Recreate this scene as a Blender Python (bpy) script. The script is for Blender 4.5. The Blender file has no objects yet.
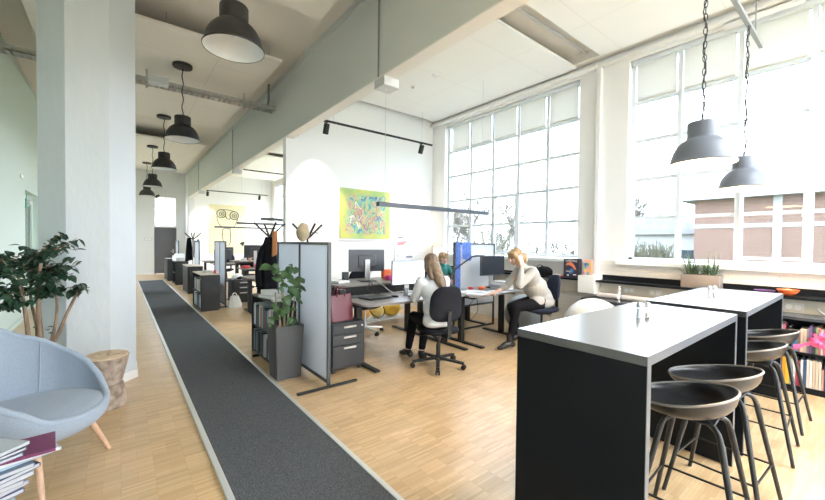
import bpy, bmesh, math, random
from mathutils import Vector, Matrix, noise
random.seed(7)
PI = math.pi
R_ = math.radians
sc = bpy.context.scene
COL = sc.collection

# ------------------------------------------------------------------ helpers
def V(*a): return Vector(a)

class MB:
    """collects shapes into one bmesh"""
    def __init__(s): s.bm = bmesh.new()
    def box(s, x0, y0, z0, x1, y1, z1, bev=0.0, seg=1, M=None):
        r = bmesh.ops.create_cube(s.bm, size=1.0)
        vs = r['verts']
        for v in vs:
            v.co = Vector((x0 + (x1-x0)*(v.co.x+.5), y0 + (y1-y0)*(v.co.y+.5), z0 + (z1-z0)*(v.co.z+.5)))
        if bev > 0:
            es = set(e for v in vs for e in v.link_edges)
            q = bmesh.ops.bevel(s.bm, geom=list(es), offset=bev, segments=seg, affect='EDGES', profile=.5)
            vs = list(set(q['verts']) | set(v for v in vs if v.is_valid))
        if M is not None:
            for v in vs: v.co = M @ v.co
        return s
    def bar(s, a, b, w, h, up=(0, 0, 1)):
        """square bar from a to b"""
        a = Vector(a); b = Vector(b); d = (b-a); L = d.length; d.normalize()
        up = Vector(up)
        if abs(d.dot(up)) > .98: up = Vector((0, 1, 0))
        sd = d.cross(up).normalized(); u = sd.cross(d).normalized()
        M = Matrix((( sd.x, d.x, u.x, a.x), (sd.y, d.y, u.y, a.y), (sd.z, d.z, u.z, a.z), (0, 0, 0, 1)))
        return s.box(-w/2, 0, -h/2, w/2, L, h/2, M=M)
    def tube(s, pts, rad, n=10, cap=True, closed=False):
        pts = [Vector(p) for p in pts]
        if not isinstance(rad, (list, tuple)): rad = [rad]*len(pts)
        rings = []; up = None; N = len(pts)
        for i, p in enumerate(pts):
            if closed: t = pts[(i+1) % N] - pts[i-1]
            else: t = pts[min(i+1, N-1)] - pts[max(i-1, 0)]
            t.normalize()
            if up is None:
                up = Vector((0, 0, 1)) if abs(t.z) < .9 else Vector((1, 0, 0))
            sd = t.cross(up)
            if sd.length < 1e-4: sd = t.orthogonal()
            sd.normalize(); up = sd.cross(t).normalized()
            rings.append([s.bm.verts.new(p + (sd*math.cos(k*2*PI/n) + up*math.sin(k*2*PI/n))*rad[i]) for k in range(n)])
        M = N if closed else N-1
        for i in range(M):
            A = rings[i]; B = rings[(i+1) % N]
            for k in range(n):
                s.bm.faces.new((A[k], A[(k+1) % n], B[(k+1) % n], B[k]))
        if cap and not closed:
            s.bm.faces.new(rings[0][::-1]); s.bm.faces.new(rings[-1])
        return s
    def lathe(s, prof, c=(0, 0, 0), n=32, capb=False, capt=False, sx=1, sy=1, M=None):
        c = Vector(c); rings = []
        for r, z in prof:
            ring = []
            for k in range(n):
                p = Vector((r*math.cos(2*PI*k/n)*sx, r*math.sin(2*PI*k/n)*sy, z))
                if M is not None: p = M @ p
                ring.append(s.bm.verts.new(c+p))
            rings.append(ring)
        for i in range(len(rings)-1):
            A = rings[i]; B = rings[i+1]
            for k in range(n):
                s.bm.faces.new((A[k], A[(k+1) % n], B[(k+1) % n], B[k]))
        if capb: s.bm.faces.new(rings[0][::-1])
        if capt: s.bm.faces.new(rings[-1])
        return s
    def ell(s, c, r, n=14, m=10, M=None):
        q = bmesh.ops.create_uvsphere(s.bm, u_segments=n, v_segments=m, radius=1.0)
        for v in q['verts']:
            p = Vector((v.co.x*r[0], v.co.y*r[1], v.co.z*r[2]))
            if M is not None: p = M @ p
            v.co = Vector(c) + p
        return s
    def prism(s, poly, z0, z1, M=None):
        """extrude xy polygon between z0 and z1"""
        f = lambda x, y, z: (M @ Vector((x, y, z))) if M is not None else Vector((x, y, z))
        a = [s.bm.verts.new(f(x, y, z0)) for x, y in poly]; b = [s.bm.verts.new(f(x, y, z1)) for x, y in poly]
        s.bm.faces.new(a[::-1]); s.bm.faces.new(b)
        n = len(poly)
        for i in range(n): s.bm.faces.new((a[i], a[(i+1) % n], b[(i+1) % n], b[i]))
        return s
    def grid(s, fn, nu, nv, closeu=False):
        g = [[s.bm.verts.new(fn(u/(nu if closeu else nu-1), v/(nv-1))) for u in range(nu)] for v in range(nv)]
        for j in range(nv-1):
            for i in range(nu if closeu else nu-1):
                s.bm.faces.new((g[j][i], g[j][(i+1) % nu], g[j+1][(i+1) % nu], g[j+1][i]))
        return s
    def solid(s, t):
        bmesh.ops.recalc_face_normals(s.bm, faces=s.bm.faces)
        bmesh.ops.solidify(s.bm, geom=s.bm.faces[:], thickness=t)
        return s
    def leaf(s, p, d, up, L, W, bend=.25, fold=.15, lobes=False):
        p = Vector(p); d = Vector(d).normalized(); sd = d.cross(Vector(up))
        if sd.length < 1e-3: sd = d.orthogonal()
        sd.normalize(); u = sd.cross(d).normalized()
        prof = [(0, .0), (.12, .55), (.35, 1.0), (.6, .9), (.82, .5), (1.0, 0.0)]
        if lobes: prof = [(-.08, .0), (-.05, .8), (.2, 1.05), (.35, .75), (.5, .98), (.65, .6), (.8, .62), (1.0, 0.0)]
        mid = []; lf = []; rt = []
        for t, w in prof:
            c = p + d*(t*L) - u*(bend*L*t*t)
            mid.append(s.bm.verts.new(c))
            if w > 0:
                lf.append(s.bm.verts.new(c + sd*(w*W/2) + u*fold*W*w)); rt.append(s.bm.verts.new(c - sd*(w*W/2) + u*fold*W*w))
            else: lf.append(mid[-1]); rt.append(mid[-1])
        for i in range(len(prof)-1):
            for A in (lf, rt):
                q = []
                for v in (mid[i], mid[i+1], A[i+1], A[i]):
                    if v not in q: q.append(v)
                if len(q) > 2: s.bm.faces.new(q if A is lf else q[::-1])
        return s
    def build(s, name, mat, parent=None, smooth=38, kind=None, loc=None):
        bm = s.bm
        bmesh.ops.recalc_face_normals(bm, faces=bm.faces)
        if smooth:
            ca = R_(smooth)
            for f in bm.faces: f.smooth = True
            for e in bm.edges:
                if len(e.link_faces) == 2:
                    if e.calc_face_angle(0) > ca: e.smooth = False
        me = bpy.data.meshes.new(name); 
        if loc is not None:
            bmesh.ops.translate(bm, verts=bm.verts, vec=-Vector(loc))
        bm.to_mesh(me); bm.free()
        for m in (mat if isinstance(mat, (list, tuple)) else [mat]): me.materials.append(m)
        o = bpy.data.objects.new(name, me); COL.objects.link(o)
        if loc is not None: o.location = loc
        if parent is not None: o.parent = parent
        if kind: o['kind'] = kind
        return o

def tag(o, label=None, cat=None, group=None, kind=None):
    if label: o['label'] = label
    if cat: o['category'] = cat
    if group: o['group'] = group
    if kind: o['kind'] = kind
    return o
def empty(name, loc=(0, 0, 0), rz=0, label=None, cat=None, group=None, kind=None):
    o = bpy.data.objects.new(name, None); COL.objects.link(o); o.empty_display_size = .1
    o.location = loc; o.rotation_euler = (0, 0, rz)
    return tag(o, label, cat, group, kind)
def copy_tree(o, parent=None):
    c = o.copy(); COL.objects.link(c)
    if parent is not None: c.parent = parent
    for ch in o.children: copy_tree(ch, c)
    return c
def place(proto, used, loc, rz, label, cat=None, group=None, sc_=None):
    o = proto if not used else copy_tree(proto)
    o.location = loc; o.rotation_euler = (0, 0, rz)
    if sc_: o.scale = sc_
    return tag(o, label, cat, group)

def bez(p0, p1, p2, p3, n=10):
    p0, p1, p2, p3 = map(Vector, (p0, p1, p2, p3)); out = []
    for i in range(n+1):
        t = i/n; out.append(p0*(1-t)**3 + p1*3*t*(1-t)**2 + p2*3*t*t*(1-t) + p3*t**3)
    return out
def catmull(P, n=6):
    P = [Vector(p) for p in P]; out = []
    for i in range(len(P)-1):
        a = P[max(i-1, 0)]; b = P[i]; c = P[i+1]; d = P[min(i+2, len(P)-1)]
        for k in range(n):
            t = k/n
            out.append(.5*((2*b) + (c-a)*t + (2*a-5*b+4*c-d)*t*t + (3*b-3*c+d-a)*t**3))
    out.append(P[-1]); return out

# ------------------------------------------------------------------ materials
def mat(name, col, rough=.5, metal=0, noise_amt=0, noise_scale=20, bump=0, bump_scale=60, emit=None, estr=0, trans=0, spec=None, col2=None, stretch=None, sheen=0, alpha=None):
    m = bpy.data.materials.new(name); m.use_nodes = True
    nt = m.node_tree; b = nt.nodes['Principled BSDF']
    b.inputs['Base Color'].default_value = (*col, 1); b.inputs['Roughness'].default_value = rough
    b.inputs['Metallic'].default_value = metal
    if spec is not None: b.inputs['Specular IOR Level'].default_value = spec
    if trans: b.inputs['Transmission Weight'].default_value = trans
    if sheen: b.inputs['Sheen Weight'].default_value = sheen
    if alpha is not None: b.inputs['Alpha'].default_value = alpha
    tc = nt.nodes.new('ShaderNodeTexCoord'); src = tc.outputs['Object']
    if stretch:
        mp = nt.nodes.new('ShaderNodeMapping'); mp.inputs['Scale'].default_value = stretch
        nt.links.new(src, mp.inputs[0]); src = mp.outputs[0]
    if noise_amt or col2:
        n = nt.nodes.new('ShaderNodeTexNoise'); n.inputs['Scale'].default_value = noise_scale; n.inputs['Detail'].default_value = 4
        nt.links.new(src, n.inputs['Vector'])
        rp = nt.nodes.new('ShaderNodeValToRGB')
        c2 = col2 if col2 else tuple(max(0, c*(1-noise_amt)) for c in col)
        rp.color_ramp.elements[0].position = .35; rp.color_ramp.elements[1].position = .65
        rp.color_ramp.elements[0].color = (*c2, 1); rp.color_ramp.elements[1].color = (*col, 1)
        nt.links.new(n.outputs['Fac'], rp.inputs[0]); nt.links.new(rp.outputs[0], b.inputs['Base Color'])
    if bump:
        n = nt.nodes.new('ShaderNodeTexNoise'); n.inputs['Scale'].default_value = bump_scale; n.inputs['Detail'].default_value = 3
        nt.links.new(src, n.inputs['Vector'])
        bp = nt.nodes.new('ShaderNodeBump'); bp.inputs['Strength'].default_value = bump; bp.inputs['Distance'].default_value = .01
        nt.links.new(n.outputs['Fac'], bp.inputs['Height']); nt.links.new(bp.outputs[0], b.inputs['Normal'])
    if emit:
        b.inputs['Emission Color'].default_value = (*emit, 1); b.inputs['Emission Strength'].default_value = estr
    return m

def brick_mat(name, c1, c2, mortar, bw, rh, msize, offset=.5, rough=.6, bump=.3, axes='xz', msm=.1, extra=None, freq=2):
    m = bpy.data.materials.new(name); m.use_nodes = True; nt = m.node_tree; b = nt.nodes['Principled BSDF']
    b.inputs['Roughness'].default_value = rough
    tc = nt.nodes.new('ShaderNodeTexCoord'); sp = nt.nodes.new('ShaderNodeSeparateXYZ'); cb = nt.nodes.new('ShaderNodeCombineXYZ')
    nt.links.new(tc.outputs['Object'], sp.inputs[0])
    nt.links.new(sp.outputs[axes[0].upper()], cb.inputs['X']); nt.links.new(sp.outputs[axes[1].upper()], cb.inputs['Y'])
    bt = nt.nodes.new('ShaderNodeTexBrick'); bt.inputs['Scale'].default_value = 1; bt.inputs['Brick Width'].default_value = bw
    bt.inputs['Row Height'].default_value = rh; bt.inputs['Mortar Size'].default_value = msize; bt.inputs['Mortar Smooth'].default_value = msm
    bt.offset = offset; bt.offset_frequency = freq
    bt.inputs['Color1'].default_value = (*c1, 1); bt.inputs['Color2'].default_value = (*c2, 1); bt.inputs['Mortar'].default_value = (*mortar, 1)
    nt.links.new(cb.outputs[0], bt.inputs['Vector'])
    out = bt.outputs['Color']
    if extra:
        n = nt.nodes.new('ShaderNodeTexNoise'); n.inputs['Scale'].default_value = extra[0]; nt.links.new(tc.outputs['Object'], n.inputs['Vector'])
        mx = nt.nodes.new('ShaderNodeMix'); mx.data_type = 'RGBA'; mx.blend_type = 'MULTIPLY'; mx.inputs[0].default_value = extra[1]
        nt.links.new(out, mx.inputs[6]); nt.links.new(n.outputs['Fac'], mx.inputs[7]); out = mx.outputs[2]
    nt.links.new(out, b.inputs['Base Color'])
    if bump:
        bp = nt.nodes.new('ShaderNodeBump'); bp.inputs['Strength'].default_value = bump; bp.inputs['Distance'].default_value = .008; bp.invert = True
        nt.links.new(bt.outputs['Fac'], bp.inputs['Height']); nt.links.new(bp.outputs[0], b.inputs['Normal'])
    return m

M = {}
M['white'] = mat('white_paint', (.87, .86, .84), .55)
M['hallwall'] = mat('hall_wall_paint', (.89, .885, .88), .6, bump=.04, bump_scale=40)
M['ceil'] = mat('ceiling_paint', (.80, .76, .70), .8)  # warm beige of the dimmer light is tinted into this colour
M['beam'] = mat('beam_paint', (.66, .67, .64), .6, bump=.05, bump_scale=30)
M['soffit'] = mat('soffit_paint', (.86, .83, .79), .6)
M['column'] = mat('column_paint', (.64, .675, .70), .42, bump=.5, bump_scale=9, stretch=(1.6, 1.6, .6))
M['leftwall'] = mat('sage_wall_paint', (.56, .66, .60), .6)
M['endwall'] = mat('grey_wall_paint', (.78, .79, .78), .6)
M['brickwall'] = brick_mat('painted_brick', (.82, .79, .75), (.79, .76, .72), (.74, .71, .67), .23, .065, .006, .5, .6, .5, 'yz')
M['panel'] = brick_mat('ceiling_tile', (.86, .82, .76), (.86, .82, .76), (.72, .68, .62), 1.2, 1.1, .006, 0, .8, .1, 'xy')
M['panelhall'] = brick_mat('hall_ceiling_tile', (.90, .89, .87), (.90, .89, .87), (.80, .79, .77), 1.2, 1.2, .005, 0, .8, .1, 'xy')
M['sillw'] = mat('sill_white', (.88, .88, .88), .3)
M['framew'] = mat('window_frame_white', (.70, .74, .78), .4)
M['blind'] = None
M['black'] = mat('black_laminate', (.005, .007, .0095), .42, spec=.22)
M['tabletop'] = mat('table_top_laminate', (.020, .023, .027), .24, spec=1.0)
for k_, v_ in (('Coat Weight', .8), ('Coat Roughness', .36), ('Coat IOR', 1.9)): M['tabletop'].node_tree.nodes['Principled BSDF'].inputs[k_].default_value = v_
M['edge'] = mat('table_edge_band', (.11, .12, .135), .35)
M['blackm'] = mat('black_metal', (.018, .019, .02), .4, metal=.3)
M['lampblack'] = mat('lamp_black', (.022, .021, .021), .5)
M['lampgrey'] = mat('lamp_graphite', (.17, .185, .225), .42)
M['lampin'] = mat('lamp_inner_white', (.82, .83, .84), .35)
M['charcoal'] = mat('charcoal_laminate', (.030, .033, .037), .5)
M['darkgrey'] = mat('dark_grey_metal', (.07, .075, .08), .45)
M['cabtop'] = mat('cabinet_top_pale', (.62, .55, .48), .4)
M['desktop'] = mat('desktop_grey_beige', (.22, .20, .185), .35)
M['steel'] = mat('brushed_steel', (.62, .62, .62), .35, metal=.9)
M['galv'] = mat('galvanised_steel', (.60, .60, .58), .38, metal=.8, noise_amt=.25, noise_scale=30)
M['alu'] = mat('aluminium_trim', (.74, .74, .74), .35, metal=.5)
M['grey'] = mat('mid_grey_plastic', (.30, .31, .32), .5)
M['lgrey'] = mat('light_grey_plastic', (.62, .63, .64), .4)
M['fabric_black'] = mat('black_fabric', (.012, .013, .016), .95, bump=.3, bump_scale=300, spec=.15)
M['fabric_char'] = mat('charcoal_fabric', (.014, .015, .020), .95, bump=.3, bump_scale=300, spec=.2)
M['lounge'] = mat('grey_blue_wool', (.325, .385, .47), .9, noise_amt=.12, noise_scale=160, bump=.25, bump_scale=400, sheen=.2)
M['oak'] = mat('pale_oak', (.66, .42, .28), .5, noise_amt=.2, noise_scale=12, stretch=(6, 6, .6))
M['bark'] = mat('stump_bark', (.48, .39, .32), .85, col2=(.22, .16, .125), noise_scale=14, bump=.8, bump_scale=30)
M['stumptop'] = mat('stump_end_grain', (.70, .55, .39), .75, col2=(.52, .38, .25), noise_scale=16, bump=.5, bump_scale=20)
M['trunk'] = mat('plant_trunk', (.36, .25, .17), .75, col2=(.19, .12, .08), noise_scale=22, bump=.5, bump_scale=40, stretch=(1, 1, .3))
M['leafdark'] = mat('leaf_dark', (.035, .085, .045), .4, col2=(.018, .05, .03), noise_scale=6)
M['leafmid'] = mat('leaf_mid', (.09, .17, .055), .45, col2=(.045, .10, .035), noise_scale=7)
M['grass'] = mat('grass_blade', (.09, .15, .07), .5, col2=(.04, .085, .045), noise_scale=12)
M['soil'] = mat('soil', (.10, .06, .04), .95, bump=.8, bump_scale=60)
M['planter'] = mat('graphite_planter', (.085, .085, .09), .38, noise_amt=.08, noise_scale=40)
M['planter2'] = mat('taupe_planter', (.22, .19, .175), .5)
M['pot'] = mat('dark_pot', (.05, .035, .025), .6)
M['paper'] = mat('paper_white', (.85, .85, .85), .7)
M['skin'] = mat('skin', (.68, .43, .33), .5)
M['hairbrown'] = mat('hair_brown', (.11, .07, .045), .55, col2=(.25, .17, .11), noise_scale=16, stretch=(3, 3, .4))
M['hairblond'] = mat('hair_blond', (.46, .31, .16), .55, col2=(.27, .165, .08), noise_scale=16, stretch=(3, 3, .5))
M['hairginger'] = mat('hair_light', (.50, .33, .18), .55, col2=(.35, .22, .11), noise_scale=18)
M['sweater'] = mat('sweater_pale', (.62, .64, .67), .9, bump=.2, bump_scale=150)
M['sweater2'] = mat('sweater_greige', (.38, .365, .34), .9, bump=.2, bump_scale=150)
M['teal'] = mat('teal_top', (.05, .25, .22), .9)
M['trouser'] = mat('black_trousers', (.008, .008, .010), .9, spec=.12)
M['shoe'] = mat('black_shoe', (.015, .014, .014), .4)
M['ballw'] = mat('ball_white', (.68, .69, .70), .35)
M['ballg'] = mat('ball_grey', (.26, .28, .29), .4)
M['bagred'] = mat('burgundy_leather', (.105, .010, .022), .42, bump=.1, bump_scale=60)
M['yellow'] = mat('yellow_plastic', (.85, .52, .06), .5)
M['orange'] = mat('orange_plastic', (.85, .17, .05), .4)
M['red'] = mat('red_plastic', (.65, .05, .06), .5)
M['pink'] = mat('pink_ribbon', (.80, .12, .32), .5)
M['blue'] = mat('blue_plastic', (.05, .19, .62), .5)
M['scarfblue'] = mat('blue_scarf', (.08, .16, .50), .85, col2=(.20, .32, .72), noise_scale=20, stretch=(4, 4, 1))
M['scarfbrown'] = mat('rust_scarf', (.42, .17, .06), .85)
M['tealcloth'] = mat('teal_cloth', (.03, .28, .33), .85)
M['straw'] = mat('straw_hat', (.42, .33, .21), .85, bump=.4, bump_scale=80)
M['door'] = mat('dark_grey_door', (.12, .12, .13), .5)
M['magenta'] = mat('magenta_plastic', (.7, .04, .28), .5)
M['salt'] = mat('salt_white', (.88, .88, .88), .6)
M['pepper'] = mat('pepper_brown', (.42, .25, .12), .7)
M['plaster'] = mat('trunking_beige', (.66, .60, .50), .5)
M['exitgreen'] = mat('exit_green', (.01, .28, .15), .4)
M['mesh_roll'] = mat('paper_roll_pink', (.76, .70, .68), .6)
M['cardboard'] = mat('cardboard', (.52, .33, .18), .8)
M['bulb'] = mat('bulb_warm', (1, .8, .55), .5, emit=(1, .72, .42), estr=6)
M['extground'] = mat('lawn', (.22, .25, .14), .95, noise_amt=.3, noise_scale=.8)
M['extbrick'] = brick_mat('red_brick_facade', (.25, .150, .118), (.225, .132, .102), (.27, .20, .17), .45, .15, .015, .5, .8, .2, 'yz')
M['extroof'] = mat('grey_roof', (.36, .36, .38), .8, noise_amt=.2, noise_scale=3)
M['extwhite'] = mat('white_facade', (.45, .45, .45), .7)
M['extglass'] = mat('dark_glass', (.06, .08, .10), .1)
M['exttree'] = mat('tree_bark', (.20, .18, .15), .9, noise_amt=.3, noise_scale=3)
M['exthedge'] = mat('hedge_twigs', (.17, .165, .11), .9, noise_amt=.4, noise_scale=2)

def floor_mat():
    m = bpy.data.materials.new('industrial_parquet'); m.use_nodes = True; nt = m.node_tree; b = nt.nodes['Principled BSDF']; L = nt.links.new
    tc = nt.nodes.new('ShaderNodeTexCoord')
    def brick(bw, rh, c1, c2, mo, ms, off):
        bt = nt.nodes.new('ShaderNodeTexBrick'); bt.inputs['Scale'].default_value = 1; bt.offset = off; bt.offset_frequency = 2
        bt.inputs['Brick Width'].default_value = bw; bt.inputs['Row Height'].default_value = rh; bt.inputs['Mortar Size'].default_value = ms
        bt.inputs['Mortar Smooth'].default_value = .3
        bt.inputs['Color1'].default_value = (*c1, 1); bt.inputs['Color2'].default_value = (*c2, 1); bt.inputs['Mortar'].default_value = (*mo, 1)
        L(tc.outputs['Object'], bt.inputs['Vector']); return bt
    a = brick(.173, .0195, (.74, .53, .305), (.60, .385, .190), (.55, .36, .19), .0009, 0)
    c = brick(.173, .156, (1, 1, 1), (.86, .84, .80), (.80, .76, .70), .0012, .5)
    n = nt.nodes.new('ShaderNodeTexNoise'); n.inputs['Scale'].default_value = 1.3; L(tc.outputs['Object'], n.inputs['Vector'])
    m1 = nt.nodes.new('ShaderNodeMix'); m1.data_type = 'RGBA'; m1.blend_type = 'MULTIPLY'; m1.inputs[0].default_value = 1
    L(a.outputs['Color'], m1.inputs[6]); L(c.outputs['Color'], m1.inputs[7])
    L(m1.outputs[2], b.inputs['Base Color'])
    b.inputs['Roughness'].default_value = .36
    b.inputs['Specular IOR Level'].default_value = .6
    b.inputs['Coat Weight'].default_value = .5; b.inputs['Coat Roughness'].default_value = .30
    return m
M['floor'] = floor_mat()

def runner_mat():
    m = bpy.data.materials.new('runner_carpet'); m.use_nodes = True; nt = m.node_tree; b = nt.nodes['Principled BSDF']; L = nt.links.new
    tc = nt.nodes.new('ShaderNodeTexCoord')
    n = nt.nodes.new('ShaderNodeTexNoise'); n.inputs['Scale'].default_value = 170; n.inputs['Detail'].default_value = 2; L(tc.outputs['Object'], n.inputs['Vector'])
    r = nt.nodes.new('ShaderNodeValToRGB'); r.color_ramp.elements[0].position = .35; r.color_ramp.elements[1].position = .68
    r.color_ramp.elements[0].color = (.035, .038, .043, 1); r.color_ramp.elements[1].color = (.115, .122, .135, 1)
    L(n.outputs['Fac'], r.inputs[0]); L(r.outputs[0], b.inputs['Base Color']); b.inputs['Roughness'].default_value = .95
    bp = nt.nodes.new('ShaderNodeBump'); bp.inputs['Strength'].default_value = .5; bp.inputs['Distance'].default_value = .004
    L(n.outputs['Fac'], bp.inputs['Height']); L(bp.outputs[0], b.inputs['Normal'])
    return m
M['runner'] = runner_mat()

def glass_mat(name, gl=.06, tint=(1, 1, 1), rough=.02):
    m = bpy.data.materials.new(name); m.use_nodes = True; nt = m.node_tree; nt.nodes.remove(nt.nodes['Principled BSDF'])
    t = nt.nodes.new('ShaderNodeBsdfTransparent'); t.inputs[0].default_value = (*tint, 1)
    g = nt.nodes.new('ShaderNodeBsdfGlossy'); g.inputs['Roughness'].default_value = rough
    mx = nt.nodes.new('ShaderNodeMixShader'); mx.inputs[0].default_value = gl
    L = nt.links.new; L(t.outputs[0], mx.inputs[1]); L(g.outputs[0], mx.inputs[2]); L(mx.outputs[0], nt.nodes['Material Output'].inputs[0])
    return m
M['glass'] = glass_mat('window_glass', .04, (.97, .985, 1))
M['glass_tinted'] = glass_mat('dimming_window_glass', .04, (.56, .59, .62))  # made-up tint, dims the bright outdoors so bars and facade show
def frost_mat():
    m = bpy.data.materials.new('frosted_multiwall_panel'); m.use_nodes = True; nt = m.node_tree; nt.nodes.remove(nt.nodes['Principled BSDF']); L = nt.links.new
    t = nt.nodes.new('ShaderNodeBsdfTransparent'); t.inputs[0].default_value = (.90, .93, .97, 1)
    tr = nt.nodes.new('ShaderNodeBsdfTranslucent'); tr.inputs[0].default_value = (.97, .98, 1, 1)
    d = nt.nodes.new('ShaderNodeBsdfDiffuse'); d.inputs[0].default_value = (.80, .83, .87, 1)
    g = nt.nodes.new('ShaderNodeBsdfGlossy'); g.inputs['Roughness'].default_value = .3
    a = nt.nodes.new('ShaderNodeMixShader'); a.inputs[0].default_value = .45; L(tr.outputs[0], a.inputs[1]); L(d.outputs[0], a.inputs[2])
    b = nt.nodes.new('ShaderNodeMixShader'); b.inputs[0].default_value = .46; L(a.outputs[0], b.inputs[1]); L(t.outputs[0], b.inputs[2])
    c = nt.nodes.new('ShaderNodeMixShader'); c.inputs[0].default_value = .12; L(b.outputs[0], c.inputs[1]); L(g.outputs[0], c.inputs[2])
    L(c.outputs[0], nt.nodes['Material Output'].inputs[0]); return m
M['frost'] = frost_mat()
M['clear'] = glass_mat('clear_glass', .28, (.93, .95, .97), .06)
M['soap'] = glass_mat('clear_bottle', .35, (.88, .91, .94), .12)

def blind_mat():
    m = bpy.data.materials.new('blind_fabric'); m.use_nodes = True; nt = m.node_tree; nt.nodes.remove(nt.nodes['Principled BSDF']); L = nt.links.new
    d = nt.nodes.new('ShaderNodeBsdfDiffuse'); d.inputs[0].default_value = (.82, .79, .73, 1)
    t = nt.nodes.new('ShaderNodeBsdfTranslucent'); t.inputs[0].default_value = (.74, .73, .70, 1)
    a = nt.nodes.new('ShaderNodeMixShader'); a.inputs[0].default_value = .5; L(d.outputs[0], a.inputs[1]); L(t.outputs[0], a.inputs[2])
    L(a.outputs[0], nt.nodes['Material Output'].inputs[0]); return m
M['blind'] = blind_mat()
def abstract_mat():
    m = bpy.data.materials.new('abstract_painting'); m.use_nodes = True; nt = m.node_tree; b = nt.nodes['Principled BSDF']; L = nt.links.new
    tc = nt.nodes.new('ShaderNodeTexCoord')
    mp = nt.nodes.new('ShaderNodeMapping'); mp.inputs['Scale'].default_value = (3.0, 1, 1.8); L(tc.outputs['Object'], mp.inputs[0])
    n = nt.nodes.new('ShaderNodeTexNoise'); n.inputs['Scale'].default_value = 1.9; n.inputs['Detail'].default_value = 5; n.inputs['Distortion'].default_value = 1.6
    L(mp.outputs[0], n.inputs['Vector'])
    r = nt.nodes.new('ShaderNodeValToRGB'); e = r.color_ramp.elements
    cols = [(.30, (.06, .12, .34)), (.40, (.14, .40, .44)), (.45, (.34, .56, .34)), (.50, (.55, .58, .20)), (.54, (.62, .56, .36)), (.58, (.58, .26, .18)), (.63, (.58, .46, .50)), (.70, (.22, .38, .16))]
    e[0].position = cols[0][0]; e[0].color = (*cols[0][1], 1); e[1].position = cols[-1][0]; e[1].color = (*cols[-1][1], 1)
    for p, c in cols[1:-1]:
        x = e.new(p); x.color = (*c, 1)
    L(n.outputs['Fac'], r.inputs[0])
    # border mask: yellow-green outside the central field
    sp = nt.nodes.new('ShaderNodeSeparateXYZ'); L(tc.outputs['Object'], sp.inputs[0])
    def ab(o, half):
        a = nt.nodes.new('ShaderNodeMath'); a.operation = 'ABSOLUTE'; L(o, a.inputs[0])
        c = nt.nodes.new('ShaderNodeMath'); c.operation = 'DIVIDE'; L(a.outputs[0], c.inputs[0]); c.inputs[1].default_value = half; return c
    mx = nt.nodes.new('ShaderNodeMath'); mx.operation = 'MAXIMUM'
    L(ab(sp.outputs['X'], .605).outputs[0], mx.inputs[0]); L(ab(sp.outputs['Z'], .51).outputs[0], mx.inputs[1])
    n2 = nt.nodes.new('ShaderNodeTexNoise'); n2.inputs['Scale'].default_value = 6; L(tc.outputs['Object'], n2.inputs['Vector'])
    ad = nt.nodes.new('ShaderNodeMath'); ad.operation = 'MULTIPLY_ADD'; L(n2.outputs['Fac'], ad.inputs[0]); ad.inputs[1].default_value = .35; L(mx.outputs[0], ad.inputs[2])
    rr = nt.nodes.new('ShaderNodeValToRGB'); rr.color_ramp.elements[0].position = .93; rr.color_ramp.elements[1].position = 1.0; L(ad.outputs[0], rr.inputs[0])
    mm = nt.nodes.new('ShaderNodeMix'); mm.data_type = 'RGBA'; L(rr.outputs[0], mm.inputs[0]); L(r.outputs[0], mm.inputs[6])
    n3 = nt.nodes.new('ShaderNodeTexNoise'); n3.inputs['Scale'].default_value = 2.5; L(tc.outputs['Object'], n3.inputs['Vector'])
    r3 = nt.nodes.new('ShaderNodeValToRGB'); r3.color_ramp.elements[0].position = .4; r3.color_ramp.elements[1].position = .6
    r3.color_ramp.elements[0].color = (.62, .62, .16, 1); r3.color_ramp.elements[1].color = (.40, .56, .20, 1); L(n3.outputs['Fac'], r3.inputs[0])
    L(r3.outputs[0], mm.inputs[7]); L(mm.outputs[2], b.inputs['Base Color']); b.inputs['Roughness'].default_value = .6
    return m
M['abstract'] = abstract_mat()
M['yellowcanvas'] = mat('pale_yellow_canvas', (.80, .72, .46), .7, noise_amt=.06, noise_scale=5)
_cm = {}
def cmat(c, rough=.6):
    k = tuple(round(x, 3) for x in c)
    if k not in _cm: _cm[k] = mat('cover_%d' % len(_cm), c, rough)
    return _cm[k]
# ------------------------------------------------------------------ setting
WX = 6.0; CZ = 4.58; YB = -5.0; YE = 19.9; XL = -1.4
def S(mb, name, m, **k): return mb.build(name, m, kind='structure', **k)
S(MB().box(XL-.2, YB-.2, -.12, WX+.3, YE+.2, 0), 'floor', M['floor'])
w = MB(); w.box(XL-.2, YB-.2, CZ, 2.9, YE+.2, CZ+.2).box(2.9, YB-.2, CZ, 5.7, -4.6, CZ+.2).box(2.9, -.9, CZ, 5.7, YE+.2, CZ+.2).box(5.7, YB-.2, CZ, WX+.3, YE+.2, CZ+.2)
S(w, 'ceiling', M['ceil'])
# left wall with a door opening
w = MB(); w.box(XL-.2, YB, 0, XL, -3.6, CZ).box(XL-.2, -2.0, 0, XL, 10.0, CZ).box(XL-.2, -3.6, 0, XL, -2.0, 1.0).box(XL-.2, -3.6, 3.4, XL, -2.0, CZ).box(XL-.2, 11.56, 0, XL, 14.6, CZ).box(XL-.2, 16.4, 0, XL, YE, CZ).box(XL-.2, 14.6, 0, XL, 16.4, 1.4).box(XL-.2, 14.6, 3.2, XL, 16.4, CZ).box(XL-.2, 10.0, 2.43, XL, 11.56, CZ)
S(w, 'wall_left', M['leftwall'])
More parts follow.
